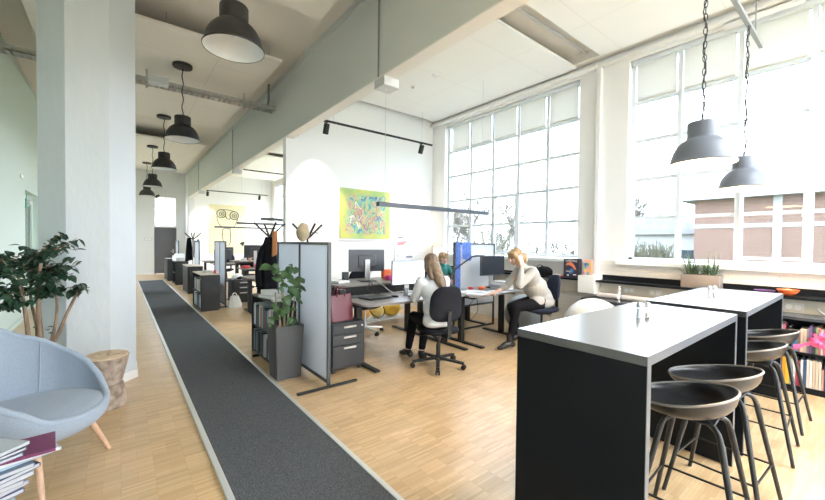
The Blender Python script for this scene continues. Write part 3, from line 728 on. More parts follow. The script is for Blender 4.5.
# ------------------------------------------------------------------ lounge chair, stump, magazines
def make_lounge():
    r = empty('lounge_chair', (-.475, 3.27, 0), R_(-27), 'grey-blue upholstered shell lounge chair with pale wooden legs', 'armchair')
    KZ = [(0, .405), (20, .408), (40, .43), (60, .535), (75, .61), (90, .665), (120, .775), (150, .885), (180, .945)]
    def rimf(t):      # rim height by angle from the front
        a = abs(180 - abs(((t*360) % 360) - 180))
        for (a0, z0), (a1, z1) in zip(KZ[:-1], KZ[1:]):
            if a <= a1:
                f = (a-a0)/(a1-a0); f2 = f*.5 + (f*f*(3-2*f))*.5
                return z0+(z1-z0)*f2
        return .965
    def fn(off):
        def g(u, v):
            th = u*2*PI; c = math.cos(th); s = math.sin(th)     # th=0 front (+x)
            zr = rimf(u)
            h = zr-.30
            rx = .405; ry = .415
            flare = 1 + .30*max(0, zr-.62)*(1 if c < 0 else .3)
            k = min(1, 1.0*(1-(1-v)**2.0)**.5)
            z = .275 + (zr-.275)*(v**2.2)
            e = off
            return Vector(((rx*flare-e)*k*c, (ry*flare*.98-e)*k*s, z + (e*(1-v)*.8)))
        return g
    q = MB(); q.grid(fn(0), 64, 20, True); q.grid(fn(.038), 64, 20, True)
    # rounded rim bridging both skins
    pts = []
    for i in range(64):
        a = fn(0)(i/64, 1); b = fn(.038)(i/64, 1); pts.append((a+b)/2)
    q.tube(pts, .0205, 10, closed=True)
    sh = q.build('shell', M['lounge'], r, smooth=70)
    # side seams
    for s in (-1, 1):
        u = .5 + s*.185
        P = [fn(.038)(u, v) + Vector((.004, 0, .003)) for v in [.45+.055*i for i in range(11)]]
        MB().tube(P, .003, 6).build('seam', M['lounge'], sh)
    # cushion
    q = MB()
    def cush(u, v):
        th = u*2*PI; c = math.cos(th); s = math.sin(th)
        if v < .5: k = (v/.5)**.6; z = .345
        else: k = (1-(v-.5)/.5)**.55 if v < 1 else 0; z = .0
        lv = v
        prof = [(0, .35), (.9, .35), (.985, .365), (1.0, .39), (.975, .413), (.9, .424), (.6, .437), (.3, .437), (0, .435)]
        x = lv*(len(prof)-1); i = min(int(x), len(prof)-2); f = x-i
        k = prof[i][0]*(1-f)+prof[i+1][0]*f; z = prof[i][1]*(1-f)+prof[i+1][1]*f
        rx = .375 if c > 0 else .35
        return Vector((rx*k*c+.012, (.362)*k*s, z + .012*c*k))
    q.grid(cush, 48, 33, True); bmesh.ops.remove_doubles(q.bm, verts=q.bm.verts, dist=.0005)
    q.build('seat_cushion', M['lounge'], r, smooth=70)
    r.scale = (1.03, 1.03, 1.03)
    for sx, sy in ((1, 1), (1, -1), (-1, 1), (-1, -1)):
        MB().tube([(sx*.20, sy*.20, .315), (sx*.295, sy*.295, .002)], [.020, .0135], 14).build('leg', M['oak'], r)
    MB().box(-.21, -.21, .272, .21, .21, .300, .01).build('seat_frame', M['blackm'], r)
make_lounge()
# stump stool
r = empty('stump_stool', (-.09, 4.27, 0), 0, 'carved tree stump stool with a waist, in front of the column', 'stool')
def wob(a, z, s): return 1 + .05*noise.noise(Vector((math.cos(a)*2.2, math.sin(a)*2.2, z*5+s)))*1.6 + .025*noise.noise(Vector((math.cos(a)*7, math.sin(a)*7, z*9+s)))
def stump(prof, sx, lean):
    q = MB(); N = 40; rings = []
    for rad, z in prof:
        rings.append([q.bm.verts.new((rad*wob(k*2*PI/N, z, sx)*math.cos(k*2*PI/N)+lean[0]*z, rad*wob(k*2*PI/N, z, sx)*math.sin(k*2*PI/N)+lean[1]*z, z)) for k in range(N)])
    for i in range(len(rings)-1):
        for k in range(N): q.bm.faces.new((rings[i][k], rings[i][(k+1) % N], rings[i+1][(k+1) % N], rings[i+1][k]))
    q.bm.faces.new(rings[0][::-1]); q.bm.faces.new(rings[-1]); return q
stump([(.128, .001), (.137, .02), (.132, .08), (.128, .14), (.118, .195), (.112, .212)], 3, (0, -.05)).build('lower_trunk', M['bark'], r, smooth=60)
stump([(.108, .208), (.118, .24), (.132, .30), (.148, .36), (.160, .42), (.166, .452)], 9, (-.03, .05)).build('upper_trunk', M['bark'], r, smooth=60)
q = stump([(.160, .450), (.160, .466), (.150, .470)], 9, (-.03, .05)); q.build('cut_top', M['stumptop'], r, smooth=40)
q = MB()
rr = random.Random(4)
for i in range(12):
    a = rr.uniform(0, 6.28); d = rr.uniform(.02, .13); b = rr.uniform(0, 3.14)
    x, y = d*math.cos(a)-.014, d*math.sin(a)+.023
    q.bar((x, y, .4705), (x+.03*math.cos(b), y+.03*math.sin(b), .4705), .004, .003)
for v in q.bm.verts: pass
q.build('carved_mark', M['bark'], r)

# magazines on a low side table
r = empty('side_table', (-.62, 2.42, 0), 0, 'low black side table under the magazines at the left edge', 'table')
MB().box(-.22, -.25, .334, .22, .25, .3515, .004).build('table_top', M['black'], r)
for sx in (-1, 1):
    for sy in (-1, 1): MB().bar((sx*.19, sy*.22, .334), (sx*.20, sy*.23, .001), .02, .02).build('leg', M['blackm'], r)
z = .352; rr = random.Random(11)
mg = [('pale blue', (.30, .38, .48)), ('dark blue', (.05, .08, .16)), ('lilac', (.36, .33, .45)), ('grey', (.28, .29, .31)), ('silver', (.42, .44, .48)), ('navy', (.03, .05, .11)), ('slate blue', (.14, .19, .27))]
top = [('steel blue', (.20, .27, .36)), ('charcoal', (.05, .055, .07)), ('light grey', (.45, .48, .52))]
fan = [('pale blue magazine, lowest of the fan beside the armchair leg', (.38, .50, .60)), ('white magazine in the middle of the fan by the armchair', (.72, .72, .72)), ('plum-covered magazine on top of the fan by the armchair', (.17, .035, .11))]
def mag(lb, c, x, y, z, a, th, grp, hx=.105, hy=.14):
    m = empty('magazine', (x, y, z), R_(a), lb, 'magazine', grp)
    MB().box(-hx, -hy, .0005, hx, hy, .002).box(-hx, -hy, th-.002, hx, hy, th-.0004).box(-hx, -hy, .001, -hx+.003, hy, th-.001).box(hx-.003, -hy, .001, hx, hy, th-.001).build('cover', cmat(c, .3), m)
    MB().box(-hx+.003, -hy+.002, .002, hx-.003, hy-.002, th-.002).build('pages', cmat((.45, .46, .5)), m)
ords = ['bottom', 'second from the bottom', 'third from the bottom', 'fourth from the bottom', 'fifth from the bottom', 'sixth from the bottom', 'seventh from the bottom', 'eighth from the bottom']
for i, (cn, c) in enumerate(mg):
    mag('%s magazine, %s of the stack on the low table' % (cn, ords[i]), c, -.515+.010*i + .006*math.sin(i*1.7), 2.40 + .006*i, z, 210+(i % 3)*7-6, .019, 'stacked magazines'); z += .0195
for i, (lb, c) in enumerate(fan):
    mag(lb, c, -.395+.004*i, 2.462-.012*i, z, -66-9*i, .0145, 'fanned magazines'); z += .015
for i, (cn, c) in enumerate(top):
    mag('%s magazine, %s of the three lying over the fan' % (cn, ['lowest', 'middle', 'topmost'][i]), c, -.50, 2.42, z, 208+8*i, .014, 'magazines over the fan'); z += .0145
# ------------------------------------------------------------------ plants
def tree_plant():
    r = empty('potted_tree', (-.55, 4.48, 0), 0, 'bushy dark-leaved potted tree with bare forked stems, left of the column', 'plant')
    MB().lathe([(0, .002), (.13, .002), (.15, .02), (.175, .30), (.19, .32), (.185, .345), (.165, .345), (.16, .30)], n=32).build('pot', M['pot'], r)
    MB().lathe([(0, .31), (.162, .305)], n=24).build('soil', M['soil'], r)
    rr = random.Random(5); q = MB(); tips = []
    stems = [([(-.03, 0, .3), (-.06, .02, .55), (-.075, .0, .8), (-.10, 0, 1.05), (-.13, .0, 1.25)], .021),
             ([(.0, -.02, .3), (.01, 0, .6), (-.005, .02, .9), (.0, .0, 1.15), (.03, 0, 1.42)], .023),
             ([(.02, 0, .3), (.05, .0, .52), (.11, .0, .64), (.17, .0, .82), (.23, .0, .98), (.26, 0, 1.06)], .019),
             ([(.05, 0, .50), (.10, .02, .75), (.11, .02, .95), (.085, .02, 1.2)], .014),
             ([(-.02, .03, .3), (-.02, .06, .7), (-.06, .08, 1.0), (-.05, .1, 1.3)], .015)]
    for P, rad in stems:
        C = catmull(P, 5); n = len(C)
        q.tube(C, [rad*(1-.55*i/n) for i in range(n)], 9)
    def twig(p, d, L, rad):
        d = Vector(d).normalized(); P = [Vector(p)]
        for i in range(4):
            d = (d + Vector((rr.uniform(-.25, .25), rr.uniform(-.25, .25), rr.uniform(-.05, .2)))).normalized()
            P.append(P[-1] + d*L/4); tips.append((P[-1].copy(), d.copy()))
        q.tube(P, [rad, rad*.85, rad*.7, rad*.55, rad*.4], 6)
    anchors = [((-.13, 0, 1.22), 7), ((.03, 0, 1.38), 7), ((.0, 0, 1.18), 7), ((-.10, 0, 1.05), 6), ((.26, 0, 1.04), 4), ((.085, .02, 1.2), 6), ((-.05, .1, 1.3), 6), ((-.09, 0, .95), 5), ((.005, .01, 1.02), 5)]
    for p, k in anchors:
        for i in range(k):
            a = rr.uniform(0, 6.28); L = rr.uniform(.12, .26)
            if p[0] > .2: L *= .5
            twig(p, (math.cos(a), math.sin(a)*.8, rr.uniform(-.25, .7)), L, .006)
    q.build('stems', M['trunk'], r, smooth=60)
    f = MB()
    for p, d in tips:
        for k in range(2 if p.x > .2 else 3):
            a = rr.uniform(0, 6.28)
            dd = Vector((math.cos(a), math.sin(a), rr.uniform(-.9, .35)))
            pp = p + Vector((rr.uniform(-.03, .03), rr.uniform(-.03, .03), rr.uniform(-.03, .03)))
            if pp.x < -.33: continue
            f.leaf(pp, dd, (rr.uniform(-.4, .4), rr.uniform(-.4, .4), 1), rr.uniform(.06, .095), rr.uniform(.045, .068), .3, .1)
    for k in range(10):   # a few small leaves low on the stems
        f.leaf((rr.uniform(-.02, .1), rr.uniform(-.04, .04), rr.uniform(.45, .75)), (rr.uniform(-1, 1), rr.uniform(-1, 0), .1), (0, 0, 1), .05, .04)
    f.build('foliage', M['leafdark'], r, smooth=0)
tree_plant()
def tall_planter():
    r = empty('planter_plant', (1.445, 4.09, 0), 0, 'leafy green climbing plant in a tall tapered graphite planter', 'plant')
    q = MB(); b, t, h = .13, .155, .585
    bm = q.bm
    def ring(s, z): return [bm.verts.new((x*s, y*s, z)) for x, y in ((-1, -1), (1, -1), (1, 1), (-1, 1))]
    R = [ring(b, .002), ring(t, h), ring(t-.018, h), ring(t-.03, h-.05)]
    bm.faces.new(R[0][::-1])
    for i in range(3):
        for k in range(4): bm.faces.new((R[i][k], R[i][(k+1) % 4], R[i+1][(k+1) % 4], R[i+1][k]))
    bmesh.ops.bevel(bm, geom=[e for e in bm.edges if abs(e.verts[0].co.z-e.verts[1].co.z) > .3], offset=.006, segments=2, affect='EDGES')
    q.build('planter', M['planter'], r)
    MB().box(-.13, -.13, h-.06, .13, .13, h-.035).build('soil', M['soil'], r)
    rr = random.Random(8); q = MB(); f = MB()
    q2 = MB()
    for i in range(26):
        a = rr.uniform(0, 6.28); d = rr.uniform(.02, .11); x, y = d*math.cos(a), d*math.sin(a)
        q2.ell((x, y, h-.028), (.018, .013, .010), 6, 5)
    q2.build('bark_chips', M['trunk'], r)
    canes = [(-.02, -.02, .50, -.03), (.03, .02, .42, .05), (.0, .03, .60, -.02), (.06, -.03, .30, .03), (-.05, .01, .36, -.06)]
    for x, y, L, lx in canes:
        P = catmull([(x, y, h-.05), (x+lx*.3, y, h+L*.35), (x+lx*.8, y+.01, h+L*.7), (x+lx, y, h+L)], 5)
        q.tube(P, [.011-.0003*i for i in range(len(P))], 7)
    q.build('canes', mat('cane_pale', (.55, .43, .28), .7, noise_amt=.3, noise_scale=30), r, smooth=60)
    pts = [(-.13, -.0, 1.22, .13), (-.02, -.05, 1.20, .13), (.05, -.02, 1.16, .12), (.11, .0, 1.10, .11), (-.03, -.1, 1.10, .14), (.06, -.1, 1.05, .12), (.13, -.05, 1.0, .12), (-.02, -.1, .98, .16), (-.10, -.06, 1.02, .12), (.03, .0, 1.24, .10), (.04, -.08, .90, .14), (-.06, -.08, .87, .15), (-.10, -.02, .80, .12), (.0, -.1, .80, .12), (.10, -.05, .86, .10), (-.14, .0, .72, .11), (-.12, -.03, .64, .12), (.03, -.1, .68, .10), (.09, -.02, 1.17, .1), (.0, .04, 1.12, .13), (-.08, .05, 1.14, .12), (.15, 0, .93, .09), (.16, -.03, 1.05, .08), (-.05, -.11, .76, .12), (.06, -.07, .62, .09), (-.16, 0, .58, .08)]
    for x, y, z, L in pts:
        a = rr.uniform(-.9, .9)
        for k in range(3):
            f.leaf((x+rr.uniform(-.05, .05), y+rr.uniform(-.05, .05), z+rr.uniform(-.04, .04)), (math.sin(a+rr.uniform(-1, 1)), -.55, rr.uniform(-.9, .1)), (0, -.8, .6), L*rr.uniform(.45, .75), L*rr.uniform(.42, .62), .3, .10, lobes=True)
    f.leaf((-.06, 0, 1.20), (-1, -.2, .35), (0, -.5, .8), .16, .09, .5, .1)
    f.leaf((-.16, 0, 1.24), (-1, -.2, -.1), (0, -.5, .8), .13, .10, .3, .1)
    f.build('foliage', M['leafmid'], r, smooth=0)
tall_planter()
def grass_planter():
    r = empty('planter_plant', (5.845, 1.385, .962), 0, 'low taupe trough of spiky grass on the window ledge', 'plant')
    MB().box(-.095, -.20, .001, .095, .20, .17, .006, 2).build('trough', M['planter2'], r)
    MB().box(-.085, -.19, .165, .085, .19, .174).build('soil', M['soil'], r)
    rr = random.Random(3); q = MB()
    for c in (-.12, -.04, .07, .13):
        for i in range(26):
            a = rr.uniform(0, 6.28); tl = rr.uniform(.10, .85); L = rr.uniform(.17, .38)
            b = Vector((rr.uniform(-.04, .04), c+rr.uniform(-.04, .04), .165))
            d = Vector((math.cos(a)*tl*.5, math.sin(a)*tl*1.3, 1)).normalized(); sd = d.cross(Vector((0, 0, 1))).normalized()*.0065
            if sd.length < 1e-4: sd = Vector((.006, 0, 0))
            v = []
            for t in (0, .35, .7, 1):
                p = b + d*L*t + Vector((0, 0, -.16*tl*L*t*t*2)); w_ = (1, .9, .55, .05)[int(t*3+.1)]
                v.append((q.bm.verts.new(p-sd*w_), q.bm.verts.new(p+sd*w_)))
            for k in range(3): q.bm.faces.new((v[k][0], v[k][1], v[k+1][1], v[k+1][0]))
    q.build('foliage', M['grass'], r, smooth=0)
    q = MB()
    for i in range(3): q.ell((rr.uniform(-.03, .03), -.02+.02*i, .20+.01*i), (.010, .010, .008), 8, 6)
    q.build('small_flowers', M['paper'], r)
grass_planter()

# ------------------------------------------------------------------ wall ledge, low cases along the window wall
r = empty('wall_ledge', (0, 0, 0), 0, 'black ledge with cable trunking along the whole window wall', 'ledge')
for i,(y0, y1) in enumerate(((YB+.02, 2.678), (2.942, 6.78))):
    MB().box(5.73, y0, .93, 5.998, y1, .96, .003).build('ledge_board', M['black'], r)
    q = MB().box(5.965, y0, .96, 5.998, y1, 1.035 if i == 0 else .985).build('upstand', M['black'], r)
    q = MB().box(5.90, y0, .74 if i == 0 else .72, 5.998, y1, .925, .004).build('trunking', M['plaster'], r)
    yy = -.2 if i == 0 else 99
    while yy < 2.2:
        s = MB().box(5.893, yy, .79, 5.902, yy+.16, .875, .003).build('socket_plate', mat('socket_cream', (.74, .70, .62), .4), r)
        k = MB()
        for c in (.045, .115): k.lathe([(0, 0), (.028, 0), (.028, .004), (.022, .004), (.020, .001), (0, .001)], (5.893, yy+c, .832), 18, M=Matrix.Rotation(R_(-90), 3, 'Y'))
        k.build('socket_ring', M['white'], s)
        yy += .34
for j, y in enumerate((.37, .30)):
    tag(MB().tube(catmull([(5.885, y, .835), (5.86, y, .835), (5.85, y-.03, .80), (5.86, y-.07, .785), (5.84, y-.12, .79)], 5), .007, 7).build('charger_cable', M['white']), ['white cable plugged into the wall socket, left of the two', 'white cable plugged into the wall socket, right of the two'][j], 'cable')
def lowcase(y0, y1, x0, x1, zt, label, shelves, divs):
    r = empty('bookcase', ((x0+x1)/2, (y0+y1)/2, 0), 0, label, 'bookcase')
    hx, hy = (x1-x0)/2, (y1-y0)/2
    MB().box(-hx-.005, -hy, zt-.03, hx, hy, zt, .002).build('top_board', mat('bookcase_top', (.05, .055, .065), .25) , r)
    MB().box(-hx, -hy, .002, hx, hy, .06).build('plinth', M['black'], r)
    MB().box(hx-.012, -hy, .06, hx, hy, zt-.03).build('back_panel', M['black'], r)
    for d in divs: MB().box(-hx, d-(y0+y1)/2-.011, .06, hx-.012, d-(y0+y1)/2+.011, zt-.03).build('side_panel', M['black'], r)
    for z in shelves: MB().box(-hx+.004, -hy+.01, z-.022, hx-.012, hy-.01, z).build('shelf', M['black'], r)
    return r
lowcase(-.75, 1.20, 5.49, 5.84, .775, 'long low black bookcase full of books, right edge under the ledge', [.415], [-.739, -.10, .66, 1.189])
lowcase(1.30, 2.76, 5.46, 5.84, .70, 'low black cabinet with blue files, behind the white exercise ball', [.38], [1.311, 2.03, 2.749])
on_low, on_up = 'on the low bookcase\'s lower shelf', 'on the low bookcase\'s upper shelf'
def books(y0, y1, z, zmax, xf, cols, where, grp, seed, lean=0):
    rr = random.Random(seed); y = y0; i = 0; n = 0
    seq = []
    while True:
        cn, c, t, h = cols[i % len(cols)]
        t = t*rr.uniform(.85, 1.15)
        if y + t > y1: break
        seq.append((y, t, min(h*rr.uniform(.96, 1.03), zmax-z-.01), cn, c)); y += t + .0015; i += 1
    N = len(seq)
    ords = ['first', 'second', 'third', 'fourth', 'fifth', 'sixth', 'seventh', 'eighth', 'ninth', 'tenth', 'eleventh', 'twelfth', 'thirteenth', 'fourteenth', 'fifteenth', 'sixteenth', 'seventeenth', 'eighteenth', 'nineteenth', 'twentieth', 'twenty-first', 'twenty-second', 'twenty-third', 'twenty-fourth', 'twenty-fifth', 'twenty-sixth', 'twenty-seventh', 'twenty-eighth', 'twenty-ninth', 'thirtieth']
    for k, (y, t, h, cn, c) in enumerate(seq):
        m = empty('book', (xf, y, z), 0, '%s book, %s from the right %s' % (cn, ords[k], where), 'book', grp)
        D = rr.uniform(.17, .22)
        q = MB(); q.box(.0, 0, .001, .003, t, h, .0008).box(0, 0, .001, D, .0022, h).box(0, t-.0022, .001, D, t, h); q.build('cover', cmat(c, .45), m)
        MB().box(.003, .0022, .004, D-.004, t-.0022, h-.003).build('pages', M['paper'], m)
lowc = [('dark blue', (.03, .06, .16), .022, .27), ('salmon', (.62, .33, .27), .018, .22), ('cream', (.70, .62, .52), .016, .28), ('beige', (.62, .55, .47), .02, .29), ('tan', (.60, .48, .38), .018, .29), ('white', (.78, .77, .75), .02, .29), ('cream', (.74, .68, .60), .02, .29), ('blue', (.05, .10, .24), .02, .27), ('white', (.75, .75, .75), .016, .28), ('maroon', (.28, .03, .06), .018, .27), ('crimson', (.50, .06, .10), .016, .27), ('white', (.78, .78, .78), .022, .27), ('pale grey', (.6, .6, .6), .02, .26), ('yellow', (.85, .52, .05), .03, .29), ('amber', (.80, .40, .05), .025, .29), ('black', (.02, .02, .02), .02, .27), ('black', (.02, .02, .02), .02, .27), ('red', (.50, .03, .04), .03, .29), ('bright red', (.55, .04, .05), .03, .29), ('scarlet', (.5, .05, .04), .03, .29)]
books(.27, .645, .415-.355, .39, 5.505, lowc, on_low, 'books on the lower shelf', 2)
upc = [('pink', (.65, .20, .32), .02, .2), ('rose', (.60, .15, .22), .018, .26), ('white', (.75, .75, .75), .014, .27), ('coral', (.65, .22, .16), .016, .27), ('sage', (.30, .36, .25), .02, .28), ('dark green', (.06, .10, .08), .018, .27), ('purple', (.18, .10, .30), .02, .28), ('grey', (.3, .3, .32), .014, .26), ('beige', (.62, .50, .40), .022, .24), ('cream', (.70, .60, .50), .02, .24), ('brown', (.30, .20, .15), .015, .22), ('sky blue', (.12, .32, .52), .022, .2), ('blue', (.05, .22, .45), .02, .2), ('black', (.02, .02, .02), .02, .25)]
books(.27, .645, .416, .74, 5.505, upc, on_up, 'books on the upper shelf', 3)
for k in range(6):
    m = tag(MB().box(5.50, 2.06+k*.078, .385, 5.74, 2.06+k*.078+.07, .62, .004).box(5.496, 2.06+k*.078+.02, .44, 5.5, 2.06+k*.078+.05, .52).build('file_box', M['blue']), ['first', 'second', 'third', 'fourth', 'fifth', 'sixth'][k]+' bright blue file box counted from the right, in the low cabinet', 'file box', 'blue file boxes')
# pink ribbon bow on the bookcase shelf
r = empty('ribbon_bow', (5.47, .33, .57), 0, 'pink ribbon bow hanging on the front of the low bookcase', 'ribbon')
def ribbon(mb, P, w_=.03):
    P = catmull(P, 6); pv = None
    for i, p in enumerate(P):
        t = (P[min(i+1, len(P)-1)]-P[max(i-1, 0)]).normalized(); s = t.cross(Vector((1, .2, .1))).normalized()*w_/2
        v = (mb.bm.verts.new(p-s), mb.bm.verts.new(p+s))
        if pv: mb.bm.faces.new((pv[0], pv[1], v[1], v[0]))
        pv = v
q = MB()
for a in range(7):
    an = a*PI*2/7; d = Vector((.02*math.sin(a*2.1), math.cos(an), math.sin(an)))
    ribbon(q, [(0, 0, 0), d*.045+Vector((-.02, .0, .01)), d*.07, d*.05+Vector((.0, -.02, -.02)), (0, 0, 0)], .026)
q.solid(.002); q.build('loops', M['pink'], r, smooth=60)
q = MB(); ribbon(q, [(0, 0, 0), (-.01, .05, -.03), (0, .11, -.07), (-.01, .16, -.11), (0, .19, -.13)], .028); ribbon(q, [(0, 0, 0), (.0, .09, -.06), (-.02, .18, -.09)], .03); q.solid(.002); q.build('tails', M['pink'], r, smooth=60)
# things on the ledge and the low cabinet
r = empty('bowl', (5.83, .60, .961), 0, 'orange plastic bowl on the window ledge', 'bowl')
MB().lathe([(0, .0), (.035, .0), (.07, .025), (.092, .06), (.095, .066), (.088, .066), (.064, .03), (.03, .010), (0, .008)], n=28).build('bowl_body', M['orange'], r)
MB().ell((.02, .0, .05), (.03, .035, .025), 10, 8).ell((-.02, .03, .05), (.025, .03, .02), 10, 8).build('contents', cmat((.9, .35, .15)), r)
tag(MB().lathe([(0, 0), (.03, 0), (.07, .02), (.095, .04), (.09, .042), (.06, .022), (0, .01)], (5.83, .79, .961), 24).build('dish', cmat((.12, .05, .16))), 'shallow purple dish next to the orange bowl', 'dish')
r = empty('soap_dispenser', (5.62, 2.28, .70), 0, 'clear pump bottle of hand gel on the low cabinet', 'bottle')
MB().lathe([(0, .001), (.036, .001), (.038, .01), (.038, .12), (.03, .145), (.014, .155), (.014, .165), (0, .165)], n=20, sy=.7).build('bottle_body', M['soap'], r)
MB().lathe([(.016, .16), (.016, .18), (.006, .182), (.006, .205), (.0, .205)], n=14).box(-.04, -.006, .20, .012, .006, .212, .003).build('pump_head', M['white'], r)
MB().box(-.0385, -.02, .035, -.0375, .02, .11).build('label_patch', M['paper'], r)
r = empty('paper_roll', (0, 0, 0), 0, 'long pale paper roll lying on the low cabinet behind the gel bottle', 'roll')
q = MB(); q.tube([(5.76, 2.64, .738), (5.76, 1.50, .738)], .037, 20, cap=True); q.build('rolled_paper', M['mesh_roll'], r)
q = MB(); q.tube([(5.76, 2.645, .738), (5.76, 2.60, .738)], .015, 12); q.build('core', M['cardboard'], r)
# game box and slim colourful box
r = empty('game_box', (5.80, 3.085, .961), R_(4), 'black game box with an orange arc and white lettering, on the ledge', 'box')
MB().box(-.04, -.13, 0, .05, .13, .315, .003).build('box_body', cmat((.03, .022, .035), .35), r)
q = MB(); P = [Vector((-.042, .09-.16*t, .205+.045*math.sin(t*PI*.85)-.09*t*t)) for t in [i/14 for i in range(15)]]
q.tube(P, [.012+.016*math.sin(i/14*PI) for i in range(15)], 10)
for v in q.bm.verts: v.co.x = -.0405 + (v.co.x+.042)*.06
q.build('orange_arc', cmat((.75, .20, .09), .35), r)
MB().box(-.0412, -.035, .09, -.0402, .02, .15).box(-.0412, -.01, .07, -.0402, .035, .10).build('blue_patch', cmat((.05, .2, .42), .35), r)
MB().box(-.0412, .04, .03, -.0402, .07, .055).box(-.0412, -.08, .045, -.0402, -.03, .062).box(-.0412, -.005, .102, -.0402, .09, .110).build('white_patch', M['paper'], r)
def text(s, size, loc, rot, m, parent, ext=.0006, name='lettering', xs=1):
    c = bpy.data.curves.new(name, 'FONT'); c.body = s; c.size = size; c.extrude = ext; c.align_x = 'CENTER'
    o = bpy.data.objects.new(name, c); COL.objects.link(o)
    dg = bpy.context.evaluated_depsgraph_get(); me = bpy.data.meshes.new_from_object(o.evaluated_get(dg)); bpy.data.objects.remove(o)
    me.materials.clear(); me.materials.append(m)
    o = bpy.data.objects.new(name, me); COL.objects.link(o); o.parent = parent; o.location = loc; o.rotation_euler = rot; o.scale = (xs, 1, 1); return o
text('GARDOLL', .05, (-.0412, .0, .262), (R_(90), 0, R_(-90)), M['paper'], r, xs=.85)
r = empty('slim_box', (5.88, 2.80, 1.021), R_(0), 'slim multicoloured patterned box beside the black game box', 'box')
MB().box(-.06, -.02, .0, -.03, .10, .245, .002).build('box_body', cmat((.85, .40, .30), .4), r)
rr = random.Random(2); pal = [(.85, .42, .30), (.10, .16, .45), (.12, .40, .40), (.90, .50, .10), (.80, .35, .40), (.08, .10, .35)]
for iz in range(5):
    for iy in range(3):
        MB().box(-.0612, -.018+iy*.039, .003+iz*.048, -.0602, -.018+iy*.039+.038, .003+iz*.048+.047).build('pattern_square', cmat(pal[(iy*2+iz*3+iy*iz) % 6], .4), r)
tag(MB().box(5.76, 3.24, .961, 5.92, 3.44, .975, .003).build('folder', M['red']), 'red folder lying flat on the window ledge', 'folder')
tag(MB().box(5.77, 3.26, .976, 5.90, 3.42, 1.0, .004).build('paper_stack', cmat((.82, .70, .70))), 'pale pink paper stack lying on the red folder', 'papers')
# ------------------------------------------------------------------ black holdall on the ledge
r = empty('holdall', (5.85, 3.66, .961), 0, 'slumped black holdall on the window ledge behind the phoning woman', 'bag')
q = MB(); q.ell((0, 0, .075), (.10, .19, .078), 20, 14)
for v in q.bm.verts: v.co += Vector((0, 0, .03*noise.noise(v.co*9))) ; v.co.z = max(v.co.z, .001)
q.build('bag_body', M['fabric_black'], r, smooth=60)
MB().tube(bez((-.05, -.08, .12), (-.09, -.05, .20), (-.09, .05, .20), (-.05, .08, .12), 10), .008, 8).build('strap', M['blackm'], r)

# ------------------------------------------------------------------ paintings and wall papers
r = empty('painting', (4.11, 6.80, 2.10), 0, 'large square abstract painting in yellow, green and blue on the white wall', 'painting')
MB().box(-.61, -.035, -.515, .61, -.001, .515, .003).build('canvas', M['abstract'], r)
rr = random.Random(6)
q = MB()
pc = [(.08, .2, .5), (.85, .85, .8), (.55, .12, .12), (.05, .35, .40), (.80, .45, .15), (.15, .45, .25)]
for ci, c in enumerate(pc):
    q = MB()
    for i in range(5):
        x, z = rr.uniform(-.42, .42), rr.uniform(-.30, .36)
        P = [(x, -.0362, z)]
        for k in range(3): P.append((P[-1][0]+rr.uniform(-.12, .12), -.0362, P[-1][2]+rr.uniform(-.16, .16)))
        P = [(max(-.5, min(.5, a)), b, max(-.42, min(.42, c_))) for a, b, c_ in P]
        q.tube(catmull(P, 6), rr.uniform(.004, .009), 5)
    for v in q.bm.verts: v.co.y = -.0355 + (v.co.y+.0362)*.1
    q.build('brush_strokes', cmat(c, .6), r)
MB().box(-.64, -.045, -.56, .63, -.001, -.535, .004).build('picture_ledge', M['white'], r)
r = empty('painting', (3.99, 19.0, 2.05), 0, 'tall pale yellow canvas with a black line face, on the far wall', 'painting')
MB().box(-.77, -.04, -1.15, .77, -.001, 1.14, .003).build('canvas', M['yellowcanvas'], r)
q = MB(); Y_ = -.043
def ln(P, w_=.017, closed=False):
    q.tube([(x, Y_, z) for x, z in P], w_, 6, closed=closed)
def circ(cx, cz, rx, rz, a0=0, a1=360, n=22, w_=.017):
    ln([(cx+rx*math.cos(R_(a0+(a1-a0)*i/n)), cz+rz*math.sin(R_(a0+(a1-a0)*i/n))) for i in range(n+1)], w_)
circ(-.30, .72, .19, .19, w_=.022); circ(-.28, .71, .10, .10); circ(-.28, .71, .03, .03); circ(.26, .66, .19, .19, w_=.022); circ(.27, .65, .10, .10); circ(.27, .65, .03, .03)
ln([(-.30, .91), (-.05, .92), (.28, .86)]); ln([(-.12, .62), (-.06, .50), (.05, .47), (.10, .56)])
ln([(-.49, .60), (-.46, .40), (-.36, .18), (-.20, .08), (.10, .06), (.25, .12), (.36, .35), (.42, .55)])
ln([(-.25, -.02), (-.25, -.35), (-.20, -.62), (-.10, -.74), (.02, -.74), (.10, -.6), (.10, -.3), (.08, .0)]); ln([(-.25, -.02), (-.12, .06), (.08, 0)])
ln([(-.42, -.22), (.28, -.28)], .008)
q.build('line_drawing', cmat((.12, .12, .11)), r)
r = empty('whiteboard', (5.30, 6.80, 1.36), 0, 'white notice board with a red headline behind the near desks', 'board')
MB().box(-.43, -.02, -.36, .43, -.001, .36, .004).build('board', mat('board_white', (.86, .87, .89), .3), r)
q = MB(); rr = random.Random(3)
for i in range(4):
    q.bar((-.36, -.0215, .155-.022*i), (-.36+.28-.03*i, -.0215, .175-.022*i), .002, .012, (0, 0, 1))
q.build('red_headline', M['red'], r)
q = MB(); q.box(-.34, -.022, .255, -.20, -.020, .285).box(-.10, -.022, -.20, .08, -.020, -.16).box(-.35, -.022, -.17, -.335, -.020, -.13)
for i in range(4):
    q.box(.16, -.0212, .24-.16*i, .36, -.0205, .243-.16*i)
q.build('handwriting', cmat((.22, .25, .33)), r)
r = empty('framed_picture', (5.90, 6.45, 1.235), R_(0), 'small framed picture with a red corner, leaning in the room corner', 'picture')
